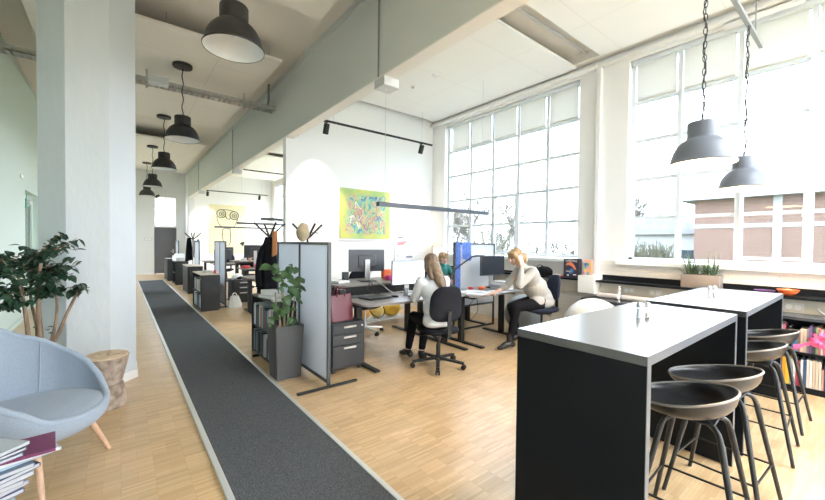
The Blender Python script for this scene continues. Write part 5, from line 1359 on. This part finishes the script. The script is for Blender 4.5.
swivel('swivel chair between the far desks', 3.1, 12.2, 160, .47)
swivel('swivel chair at the last far desks', 3.1, 15.0, 20, .47)
flat('notepad', 'white notepad on the nearest desk of the far office', 'notepad', 2.62, 8.28, .741, .30, .22, .02, 6, M['paper'])
flat('document_tray', 'white tray on the nearest desk of the far office', 'tray', 3.0, 8.4, .741, .26, .2, .06, -6, M['paper'], .01)
flat('ornament', 'red object on the second desk of the far office', 'box', 2.55, 10.15, .801, .20, .14, .07, 20, M['red'], .02)
flat('ornament', 'pinkish red parcel beside the red object on the far desk', 'box', 2.84, 10.08, .801, .20, .12, .10, -15, mat('rose_plastic', (.75, .15, .2), .5), .02)
flat('keyboard', 'dark keyboard on the second desk of the far office', 'keyboard', 3.3, 10.1, .801, .42, .14, .02, 0, M['blackm'], .003)
for i, (x, c, lb) in enumerate([(2.72, (.8, .8, .8), 'white'), (2.86, (.6, .35, .25), 'brown'), (3.0, (.1, .1, .12), 'black'), (3.14, (.8, .75, .7), 'cream')]):
    flat('desk_ornament', lb + ' ornament on the raised pale far desk', 'ornament', x, 10.95, .951, .09, .08, .13+.03*(i % 2), 10*i, cmat(c), .015)
r = empty('desk_lamp', (2.52, 10.9, .951), 0, 'small black lamp on the raised pale far desk', 'lamp')
MB().lathe([(0, .001), (.07, .001), (.07, .012), (0, .014)], n=18).build('base', M['blackm'], r)
MB().tube([(0, 0, .01), (.02, 0, .28), (.12, 0, .47)], .007, 8).build('arm', M['lgrey'], r)
MB().lathe([(.02, .05), (.035, .03), (.06, -.05), (.055, -.05), (0, .03)], (.14, 0, .49), 14, M=Matrix.Rotation(R_(50), 3, 'Y')).build('lamp_head', M['blackm'], r)
r = empty('helmet', (2.18, 9.44, .581), 0, 'white bicycle helmet with a dark opening on the far pedestal', 'helmet')
q = MB(); q.ell((0, 0, .06), (.13, .11, .095), 22, 14)
for v in q.bm.verts: v.co.z = max(v.co.z, .004)
q.build('helmet_shell', M['salt'], r, smooth=60); MB().ell((.03, -.075, .05), (.085, .05, .035), 16, 10).build('helmet_opening', M['blackm'], r)
r = empty('carrier_bag', (2.03, 9.0, 0), R_(4), 'white plastic carrier bag on the floor by the far pedestal', 'bag')
def cb(u, v):
    th = u*2*PI; c, s = math.cos(th), math.sin(th)
    w_ = .145*(1-.45*v**1.5)+.012*math.sin(th*7+v*5); d = .08*(1-.5*v)
    return Vector((w_*c, d*s, .26*v+.002+.012*math.sin(th*5)*v))
q = MB(); q.grid(cb, 50, 12, True); q.build('bag_body', M['salt'], r, smooth=60)
for s in (-1, 1): MB().tube(bez((-.05, s*.02, .25), (-.05, s*.02, .36), (.04, s*.02, .36), (.04, s*.02, .25), 10), .008, 6).build('handle', M['salt'], r)
# ------------------------------------------------------------------ people
def capsules(mb, chain, n=14):
    """chain of (x,y,z,r): tapered limb with round joints"""
    for a, b in zip(chain[:-1], chain[1:]):
        mb.tube([a[:3], b[:3]], [a[3], b[3]], n)
    for a in chain: mb.ell(a[:3], (a[3],)*3, n, n-4)
def remesh(mb, name, m, parent, vox=.009, it=6, fac=.5):
    bm = mb.bm; bmesh.ops.recalc_face_normals(bm, faces=bm.faces)
    me = bpy.data.meshes.new('tmp'); bm.to_mesh(me); bm.free()
    o = bpy.data.objects.new('tmp', me); COL.objects.link(o)
    r = o.modifiers.new('r', 'REMESH'); r.mode = 'VOXEL'; r.voxel_size = vox
    s = o.modifiers.new('s', 'SMOOTH'); s.iterations = it; s.factor = fac
    dg = bpy.context.evaluated_depsgraph_get(); dg.update()
    n = bpy.data.meshes.new_from_object(o.evaluated_get(dg)); bpy.data.objects.remove(o)
    n.materials.clear(); n.materials.append(m)
    for p in n.polygons: p.use_smooth = True
    n.name = name
    q = bpy.data.objects.new(name, n); COL.objects.link(q); q.parent = parent; return q
def hand(mb, wrist, d, palm_n, s=1, curl=.5, thumb=1):
    """palm + five fingers; d = pointing direction, palm_n = palm normal, thumb = +1/-1 side"""
    w_ = Vector(wrist); d = Vector(d).normalized(); pn = Vector(palm_n); pn = (pn - d*pn.dot(d)).normalized(); sd = d.cross(pn)*thumb
    capsules(mb, [(*w_, .024*s), (*(w_+d*.035*s), .027*s)], 10)
    for k, L in enumerate((.068, .078, .072, .056)):
        o = sd*(.030-.020*k)*s
        capsules(mb, [(*(w_+d*.02*s+o*.7), .0125*s), (*(w_+d*.085*s+o), .0105*s)], 8)
        p = w_+d*.085*s+o; dd = d.copy(); ch = [(*p, .0098*s)]
        for j in range(3):
            dd = (dd + pn*curl*.55).normalized(); p = p+dd*L*s/3; ch.append((*p, (.0092-.001*j)*s))
        capsules(mb, ch, 8)
    p = w_+d*.02*s+sd*.024*s; p2 = p + (d*.5+sd*.75+pn*.3).normalized()*.038*s; p3 = p2 + (d*.9+sd*.25+pn*.4).normalized()*.030*s
    capsules(mb, [(*p, .014*s), (*p2, .0115*s), (*p3, .0095*s)], 8)
def head(mb, c, f, up=(0, 0, 1), s=1):
    """skull, jaw, nose, ears; f = facing direction"""
    c = Vector(c); f = Vector(f).normalized(); r_ = f.cross(Vector(up)).normalized(); u = r_.cross(f)
    Mx = Matrix((r_, f, u)).transposed()
    P = lambda x, y, z: c + r_*x*s + f*y*s + u*z*s
    mb.ell(P(0, -.008, .025), (.074*s, .093*s, .088*s), 20, 14, Mx)
    mb.ell(P(0, .022, -.035), (.056*s, .068*s, .070*s), 18, 12, Mx)
    mb.ell(P(0, .058, -.088), (.026*s, .022*s, .020*s), 12, 8, Mx)
    mb.tube([P(0, .088, .018), P(0, .112, -.022)], [.008*s, .014*s], 8); mb.ell(P(0, .104, -.024), (.014*s, .014*s, .011*s), 10, 8, Mx)
    mb.ell(P(0, .088, -.056), (.022*s, .010*s, .008*s), 10, 8, Mx)
    for k in (-1, 1): mb.ell(P(k*.076, -.004, -.006), (.010*s, .020*s, .030*s), 10, 8, Mx)
    for k in (-1, 1): mb.ell(P(k*.045, .055, -.02), (.022*s, .028*s, .024*s), 10, 8, Mx)
    return P, Mx
def face_bits(P, Mx, parent, s=1):
    q = MB()
    for k in (-1, 1): q.ell(P(k*.031, .083, .012), (.014*s, .007*s, .008*s), 10, 8, Mx)
    q.build('eyes', cmat((.05, .04, .04), .2), parent)
    q = MB()
    for k in (-1, 1): q.tube([P(k*.014, .092, .032), P(k*.032, .091, .037), P(k*.048, .078, .031)], .004*s, 6)
    q.build('eyebrows', cmat((.20, .13, .08), .7), parent)
    MB().ell(P(0, .0985, -.056), (.021*s, .006*s, .0065*s), 12, 8, Mx).build('lips', cmat((.50, .18, .16), .5), parent)

def person(label, x, y, rz, pose, mats, hairfn, group=None, s=1.0):
    r = empty('person', (x, y, 0), R_(rz), label, 'person')
    g = lambda k: pose[k]
    body = MB()
    pel, waist, chest, neck, hd = g('pelvis'), g('waist'), g('chest'), g('neck'), g('head')
    # skin body: one continuous surface
    P, Mx = head(body, hd, g('face'), g('up'))
    capsules(body, [(*neck, .052), (*(Vector(hd)-Vector((0, .02, .07))), .048)], 14)
    capsules(body, [(*pel, .12), (*waist, .105), (*chest, .118), (*neck, .06)], 18)
    for k, sx in (('l', -1), ('r', 1)):
        sh, el, wr = g('sh'+k), g('el'+k), g('wr'+k)
        capsules(body, [(*chest, .08), (*sh, .048), (*el, .036), (*wr, .024)], 12)
        hand(body, wr, g('hd'+k), g('pn'+k), .95, g('curl'+k), sx)
        hp, kn, an = g('hp'+k), g('kn'+k), g('an'+k)
        capsules(body, [(*pel, .09), (*hp, .078), (*kn, .05), (*an, .034)], 14)
        toe = Vector(an) + Vector(g('toe'+k)); capsules(body, [(an[0], an[1], an[2]-.02, .032), (toe.x, toe.y, toe.z, .024)], 10)
    b = remesh(body, 'body', mats['skin'], r, .0075, 4)
    face_bits(P, Mx, r)
    # sweater
    q = MB()
    q.ell(Vector(pel)+Vector((0, -.01, .02)), (.175, .14, .12), 22, 16)
    capsules(q, [(*(Vector(pel)+Vector((0, 0, .05))), .145), (*waist, .130), (*chest, .140)], 20)
    q.ell(waist, (.165, .125, .17), 20, 14); q.ell(Vector(chest)+Vector((0, -.0, 0)), (.175, .13, .165), 20, 14)
    capsules(q, [(*chest, .12), (*(Vector(neck)-Vector((0, .0, .02))), .075)], 16)
    for k in 'lr':
        sh, el, wr = Vector(g('sh'+k)), Vector(g('el'+k)), Vector(g('wr'+k))
        cuff = el.lerp(wr, pose.get('cuff'+k, .88))
        capsules(q, [(*chest, .11), (*sh, .070), (*sh.lerp(el, .5), .062), (*el, .054), (*el.lerp(cuff, .5), .052), (*cuff, .036)], 14)
    for p, rx in pose.get('hem', []): q.ell(p, rx, 18, 12)
    remesh(q, 'sweater', mats['top'], r, .010, 5)
    # trousers
    q = MB(); q.ell(Vector(pel)+Vector((0, 0, -.02)), (.165, .14, .11), 20, 14)
    for k in 'lr':
        hp, kn, an = Vector(g('hp'+k)), Vector(g('kn'+k)), Vector(g('an'+k))
        capsules(q, [(*pel, .11), (*hp, .096), (*hp.lerp(kn, .5), .082), (*kn, .066), (*kn.lerp(an, .4), .060), (*(kn.lerp(an, .90)), .046)], 16)
    remesh(q, 'trousers', mats['leg'], r, .010, 4)
    for k in 'lr':
        an = Vector(g('an'+k)); t = Vector(g('toe'+k)); toe = an+t; q = MB(); fl = toe.z-.016
        d = Vector((t.x, t.y, 0)).normalized(); heel = an - d*.05
        capsules(q, [(heel.x, heel.y, an.z-.045, .040), (an.x, an.y, an.z-.02, .045), (an.x+t.x*.55, an.y+t.y*.55, an.z-.045, .044), (toe.x, toe.y, toe.z+.0, .034), (toe.x+d.x*.03, toe.y+d.y*.03, toe.z-.004, .026)], 12)
        if pose.get('boot'): capsules(q, [(an.x, an.y, an.z, .047), (an.x-t.x*.0, an.y, an.z+.09, .050)], 12)
        for v in q.bm.verts: v.co.z = max(v.co.z, .003)
        remesh(q, 'shoe', mats['shoe'], r, .008, 3)
    hairfn(r, P, Mx)
    return r, P, Mx

def hair_long(r, P, Mx):
    q = MB()
    q.ell(P(0, -.022, .040), (.092, .098, .092), 22, 16, Mx); q.ell(P(0, -.06, -.02), (.085, .06, .10), 18, 12, Mx)
    for k in (-1, 1): q.ell(P(k*.070, .0, -.03), (.020, .052, .075), 12, 10, Mx)
    q.tube(catmull([P(0, -.075, -.03), P(.02, -.115, -.13), P(.035, -.16, -.24), P(.085, -.175, -.34), P(.10, -.175, -.43)], 5), [.080, .080, .078, .076, .074, .072, .070, .067, .064, .060, .057, .054, .050, .045, .042, .038, .034, .030, .024, .018, .010], 14)
    q.tube(catmull([P(-.04, -.07, -.03), P(-.06, -.11, -.13), P(-.05, -.15, -.22)], 5), [.05, .05, .048, .045, .042, .04, .036, .032, .026, .02, .01], 12)
    q.tube(catmull([P(.07, -.02, -.02), P(.10, -.05, -.13), P(.12, -.10, -.25), P(.115, -.13, -.36)], 5), [.03]*8+[.028, .026, .024, .022, .02, .018, .014, .008], 10)
    o = remesh(q, 'hair', M['hairbrown'], r, .008, 3)
pose1 = dict(pelvis=(0, -.03, .57), waist=(0, -.01, .72), chest=(0, .05, .93), neck=(0, .09, 1.11), head=(0, .135, 1.245), face=(.10, 1, -.22), up=(0, 0, 1),
    shl=(-.165, .07, 1.03), shr=(.165, .07, 1.03), ell=(-.195, .17, .82), elr=(.225, .20, .82), wrl=(-.13, .40, .815), wrr=(.13, .42, .815),
    hdl=(.15, 1, -.12), hdr=(-.15, 1, -.12), pnl=(0, 0, -1), pnr=(0, 0, -1), curll=.35, curlr=.35,
    hpl=(-.085, .03, .55), hpr=(.085, .03, .55), knl=(-.10, .42, .545), knr=(.08, .42, .54), anl=(-.16, .46, .10), anr=(-.02, .34, .10), toel=(-.03, .13, -.065), toer=(.04, .13, -.065),
    hem=[((0, -.05, .56), (.185, .13, .09))])
r1, P1, _ = person('woman from behind, long brown hair, pale sweater, typing at the near left desk', 2.995, 3.31, -15, pose1, dict(skin=M['skin'], top=M['sweater'], leg=M['trouser'], shoe=M['shoe']), hair_long)

def hair_bob(r, P, Mx):
    q = MB()
    q.ell(P(0, -.018, .040), (.094, .104, .094), 22, 16, Mx); q.ell(P(0, -.065, -.015), (.086, .062, .095), 18, 12, Mx)
    for k in (-1, 1):
        q.tube(catmull([P(k*.062, .045, .085), P(k*.085, .04, .02), P(k*.082, .015, -.06), P(k*.07, -.02, -.12)], 5), [.03]*6+[.032]*6+[.028, .024, .018, .010], 10)
    q.tube(catmull([P(0, -.09, 0), P(0, -.105, -.08), P(0, -.095, -.15)], 5), [.07, .072, .072, .07, .068, .066, .06, .055, .045, .035, .02], 14)
    q.ell(P(-.02, .066, .085), (.062, .034, .030), 14, 10, Mx)
    remesh(q, 'hair', M['hairblond'], r, .008, 3)
pose2 = dict(pelvis=(0, -.02, .68), waist=(0, .05, .83), chest=(0, .20, 1.02), neck=(0, .35, 1.19), head=(0, .45, 1.315), face=(.10, 1, -.42), up=(0, .2, 1),
    shl=(-.165, .27, 1.11), shr=(.165, .27, 1.11), ell=(-.20, .52, .92), elr=(.20, .47, .86), wrl=(-.135, .44, 1.17), wrr=(.14, .70, .785),
    hdl=(.14, -.05, 1), hdr=(-.1, 1, -.12), pnl=(1, 0, 0), pnr=(0, 0, -1), curll=.7, curlr=.25, cuffl=.86, cuffr=.45,
    hpl=(-.09, .06, .645), hpr=(.09, .06, .645), knl=(-.11, .50, .60), knr=(.13, .42, .57), anl=(-.08, .58, .11), anr=(.24, .22, .11), toel=(.0, .15, -.075), toer=(.0, .14, -.075), boot=True,
    hem=[((0, .10, .86), (.185, .17, .17)), ((0, .0, .64), (.20, .19, .11)), ((-.09, .12, .66), (.10, .14, .09)), ((0, -.06, .66), (.18, .12, .12))])
r2, P2, _ = person('blonde woman in profile, phone at her ear, leaning over the papers on the right desk', 4.93, 3.11, 71, pose2, dict(skin=M['skin'], top=M['sweater2'], leg=M['trouser'], shoe=M['shoe']), hair_bob)
# her phone: a thing she holds
ph = MB().box(-.036, -.005, -.072, .036, .005, .072, .004).build('phone', mat('phone_case', (.45, .48, .48), .3), None)
mwp = Matrix.Translation((4.93, 3.11, 0)) @ Matrix.Rotation(R_(71), 4, 'Z') @ Matrix.Translation((-.112, .435, 1.275)) @ Matrix.Rotation(R_(-18), 4, 'X') @ Matrix.Rotation(R_(90), 4, 'Z')
ph.matrix_world = mwp; tag(ph, 'pale phone the blonde woman holds to her ear', 'phone')

def hair_short(r, P, Mx):
    q = MB(); rr = random.Random(1)
    q.ell(P(0, -.015, .045), (.090, .100, .088), 20, 14, Mx); q.ell(P(0, -.055, -.01), (.080, .056, .085), 16, 10, Mx)
    for i in range(26):
        a = rr.uniform(0, 6.28); q.ell(P(.070*math.cos(a), -.01+.075*math.sin(a), .06+rr.uniform(-.03, .05)), (.026, .026, .024), 8, 6, Mx)
    remesh(q, 'hair', M['hairginger'], r, .008, 2)
pose3 = dict(pelvis=(0, -.02, .60), waist=(0, .0, .74), chest=(0, .06, .93), neck=(0, .10, 1.07), head=(0, .14, 1.195), face=(-.6, 1, -.25), up=(0, 0, 1),
    shl=(-.165, .09, 1.0), shr=(.165, .09, 1.0), ell=(-.22, .22, .80), elr=(.22, .22, .80), wrl=(-.12, .42, .79), wrr=(.12, .42, .79),
    hdl=(.15, 1, -.12), hdr=(-.15, 1, -.12), pnl=(0, 0, -1), pnr=(0, 0, -1), curll=.4, curlr=.4,
    hpl=(-.09, .04, .585), hpr=(.09, .04, .585), knl=(-.10, .42, .55), knr=(.10, .42, .55), anl=(-.10, .44, .10), anr=(.10, .44, .10), toel=(0, .14, -.065), toer=(0, .14, -.065))
r3, P3, M3 = person('person with short light hair and teal top, half hidden behind the long-haired woman', 5.16, 5.62, 180, pose3, dict(skin=M['skin'], top=M['teal'], leg=M['trouser'], shoe=M['shoe']), hair_short)

# ------------------------------------------------------------------ outdoors
r = empty('brick_block', (1.5, 34, -1), 0, 'pale brick block outside, seen through the window above the end door', 'building')
MB().box(-9, 0, 0, 9, 6, 7.2).build('brick_wall', brick_mat('pale_brick', (.28, .21, .19), (.26, .19, .17), (.3, .24, .22), .45, .15, .015, .5, .8, .2, 'xz'), r)
for x in (-3, 0, 3): MB().box(x, -.05, 3.4, x+1.2, .0, 5.0).build('window', M['extwhite'], r)
def tree(x, y, z, h, seed, label):
    rr = random.Random(seed); q = MB()
    def br(p, d, L, rad, lev):
        rad = max(rad, .032)
        P = [Vector(p)]; d = Vector(d)
        for i in range(4):
            d = (d + Vector((rr.uniform(-.22, .22), rr.uniform(-.22, .22), rr.uniform(-.05, .16)))).normalized(); P.append(P[-1]+d*L/4)
        n = 8 if lev == 0 else (5 if lev < 3 else 3)
        q.tube(P, [rad*(1-.13*i) for i in range(5)], n, cap=False)
        if lev < 5:
            for k in range(4 if lev < 2 else 3):
                j = rr.choice([2, 3, 4, 4]) if lev else rr.choice([3, 4, 4, 2])
                a = rr.uniform(0, 6.28); sp_ = rr.uniform(.45, .95)
                nd = (d + Vector((math.cos(a)*sp_, math.sin(a)*sp_, rr.uniform(.0, .3)))).normalized()
                br(P[j], nd, L*rr.uniform(.58, .78), rad*(1-.13*j)*.58, lev+1)
    br((0, 0, 0), (0, 0, 1), h*.30, h*.040, 0)
    o = q.build('bare_tree', M['exttree'], smooth=60); o.location = (x, y, z); return tag(o, label, 'tree', 'bare trees outside')
tree(17, 13.6, -1.05, 8.5, 3, 'large bare tree outside the left window, right half')
tree(19, 19.5, -1.05, 8.0, 5, 'bare tree outside the left window, middle panes')
tree(16, 17.6, -1.05, 6.2, 8, 'smaller bare tree outside the left window, left panes')
tree(24, 9.5, -1.05, 7.0, 12, 'bare tree outside the left columns of the right window')
tree(31, 24, -1.05, 7.5, 21, 'distant bare tree behind the others, between the two windows')
def hedge(y0, y1, x, z0, h, seed, label):
    rr = random.Random(seed); q = MB()
    for i in range(1500):
        y = rr.uniform(y0, y1); xx = x+rr.uniform(-1, 1); z = z0+rr.uniform(0, h*.7)
        d = Vector((rr.uniform(-.5, .5), rr.uniform(-.7, .7), 1)).normalized()*rr.uniform(.3, h*.45)
        q.tube([(xx, y, z), (xx+d.x, y+d.y, z+d.z)], [.030, .016], 3, cap=False)
    o = q.build('hedge', M['exthedge'], smooth=0); return tag(o, label, 'hedge', kind='stuff')
hedge(11, 34, 25, -1.0, 3.6, 1, 'twiggy pale hedge beyond the lawn outside the left window')
hedge(6.4, 10.6, 22, -1.0, 2.6, 2, 'twiggy hedge outside the right window, left of the brick building')
r = empty('brick_building', (22, 0, -1), 0, 'red brick building with a white band and grey roof outside the right window', 'building')
bz = 0
MB().box(0, -14, bz, 9, 5.55, 4.75).build('brick_wall', M['extbrick'], r)
q = MB(); q.box(-.04, -14, 3.36, 0, 5.56, 3.54).box(-.05, 2.50, bz, 0, 2.78, 4.75); q.build('white_band', M['extwhite'], r)
q = MB(); v = [q.bm.verts.new(p) for p in ((-.5, 6.1, 4.7), (-.5, -14.5, 4.7), (9.5, -14.5, 4.7), (9.5, 6.1, 4.7), (4.5, 1.5, 7.4), (4.5, -10, 7.4))]
for f in ((0, 1, 5, 4), (1, 2, 5), (2, 3, 4, 5), (3, 0, 4), (3, 2, 1, 0)): q.bm.faces.new([v[i] for i in f])
q.build('roof', M['extroof'], r, smooth=0)
MB().box(-.07, -2.6, bz, -.0, .55, 4.7).build('white_wall', M['extwhite'], r)
for z in (1.9, 3.6):
    wdw = MB().box(-.12, -.75, z-.1, -.07, .35, z+.85).build('window', M['extwhite'], r)
    MB().box(-.135, -.68, z-.03, -.118, -.22, z+.78).box(-.135, -.14, z-.03, -.118, .28, z+.78).build('pane', M['extglass'], wdw)
r = empty('white_house', (30, 9.0, -1), 0, 'low white house seen left of the brick building', 'building')
MB().box(0, -2.6, 0, 6, 3.4, 3.3).build('wall', M['extwhite'], r)
MB().prism([(-3.0, 3.3), (3.8, 3.3), (.4, 4.8)], -.3, 6.3, M=Matrix(((0, 0, 1, 0), (1, 0, 0, 0), (0, 1, 0, 0), (0, 0, 0, 1)))).build('roof', M['extroof'], r, smooth=0)
for y in (-1.6, .2, 2.0): 
    wd = MB().box(-.06, y, 1.2, 0, y+.9, 2.3).build('window', M['extwhite'], r); MB().box(-.08, y+.08, 1.28, -.055, y+.82, 2.22).build('pane', M['extglass'], wd)
# ------------------------------------------------------------------ outdoors
S(MB().box(-60, -80, -1.2, 90, 90, -1.0), 'lawn', M['extground'])
# ------------------------------------------------------------------ light
w = bpy.data.worlds.new('World'); sc.world = w; w.use_nodes = True
nt = w.node_tree; bg = nt.nodes['Background']; bg.inputs[0].default_value = (.90, .95, 1.0, 1); bg.inputs[1].default_value = 1.0
bg.inputs[1].default_value = 3.6
for a, c in wins:
    l = bpy.data.lights.new('window_portal', 'AREA'); l.shape = 'RECTANGLE'; l.size = c-a; l.size_y = ZT-ZS; l.cycles.is_portal = True
    o = bpy.data.objects.new('window_portal', l); COL.objects.link(o); o.location = (WX+.25, (a+c)/2, (ZT+ZS)/2)
    o.rotation_euler = (R_(90), 0, R_(90))
for (loc, rot, sx, sy) in (((4.15, YB-.16, 2.5), (R_(-90), 0, 0), 2.9, 3.4), ((XL-.17, 15.5, 2.3), (R_(90), 0, R_(-90)), 1.8, 1.8), ((4.3, -2.75, CZ+.18), (0, 0, 0), 2.8, 3.7), ((XL-.17, -2.8, 2.2), (R_(90), 0, R_(-90)), 1.6, 2.4)):
    l = bpy.data.lights.new('window_portal', 'AREA'); l.shape = 'RECTANGLE'; l.size = sx; l.size_y = sy; l.cycles.is_portal = True
    o = bpy.data.objects.new('window_portal', l); COL.objects.link(o); o.location = loc; o.rotation_euler = rot
# ------------------------------------------------------------------ camera
cd = bpy.data.cameras.new('camera'); co = bpy.data.objects.new('camera', cd); COL.objects.link(co); sc.camera = co
cd.sensor_fit = 'HORIZONTAL'; cd.sensor_width = 36; cd.lens = 16.066; cd.clip_start = .02; cd.clip_end = 400
m3 = Matrix(((0.783021860557266, 0.0033787351048857202, -0.6219850078888787), (-0.6219042039099916, 0.021261682184956977, -0.7828046384825179), (0.010579558049233037, 0.9997682356525219, 0.01874961150866898)))
mw = m3.to_4x4(); mw.translation = Vector((0, 0, 1.5)); co.matrix_world = mw
vs = sc.view_settings; vs.view_transform = 'Standard'; vs.look = 'None'; vs.gamma = 1; vs.use_curve_mapping = False; vs.exposure = 2.55
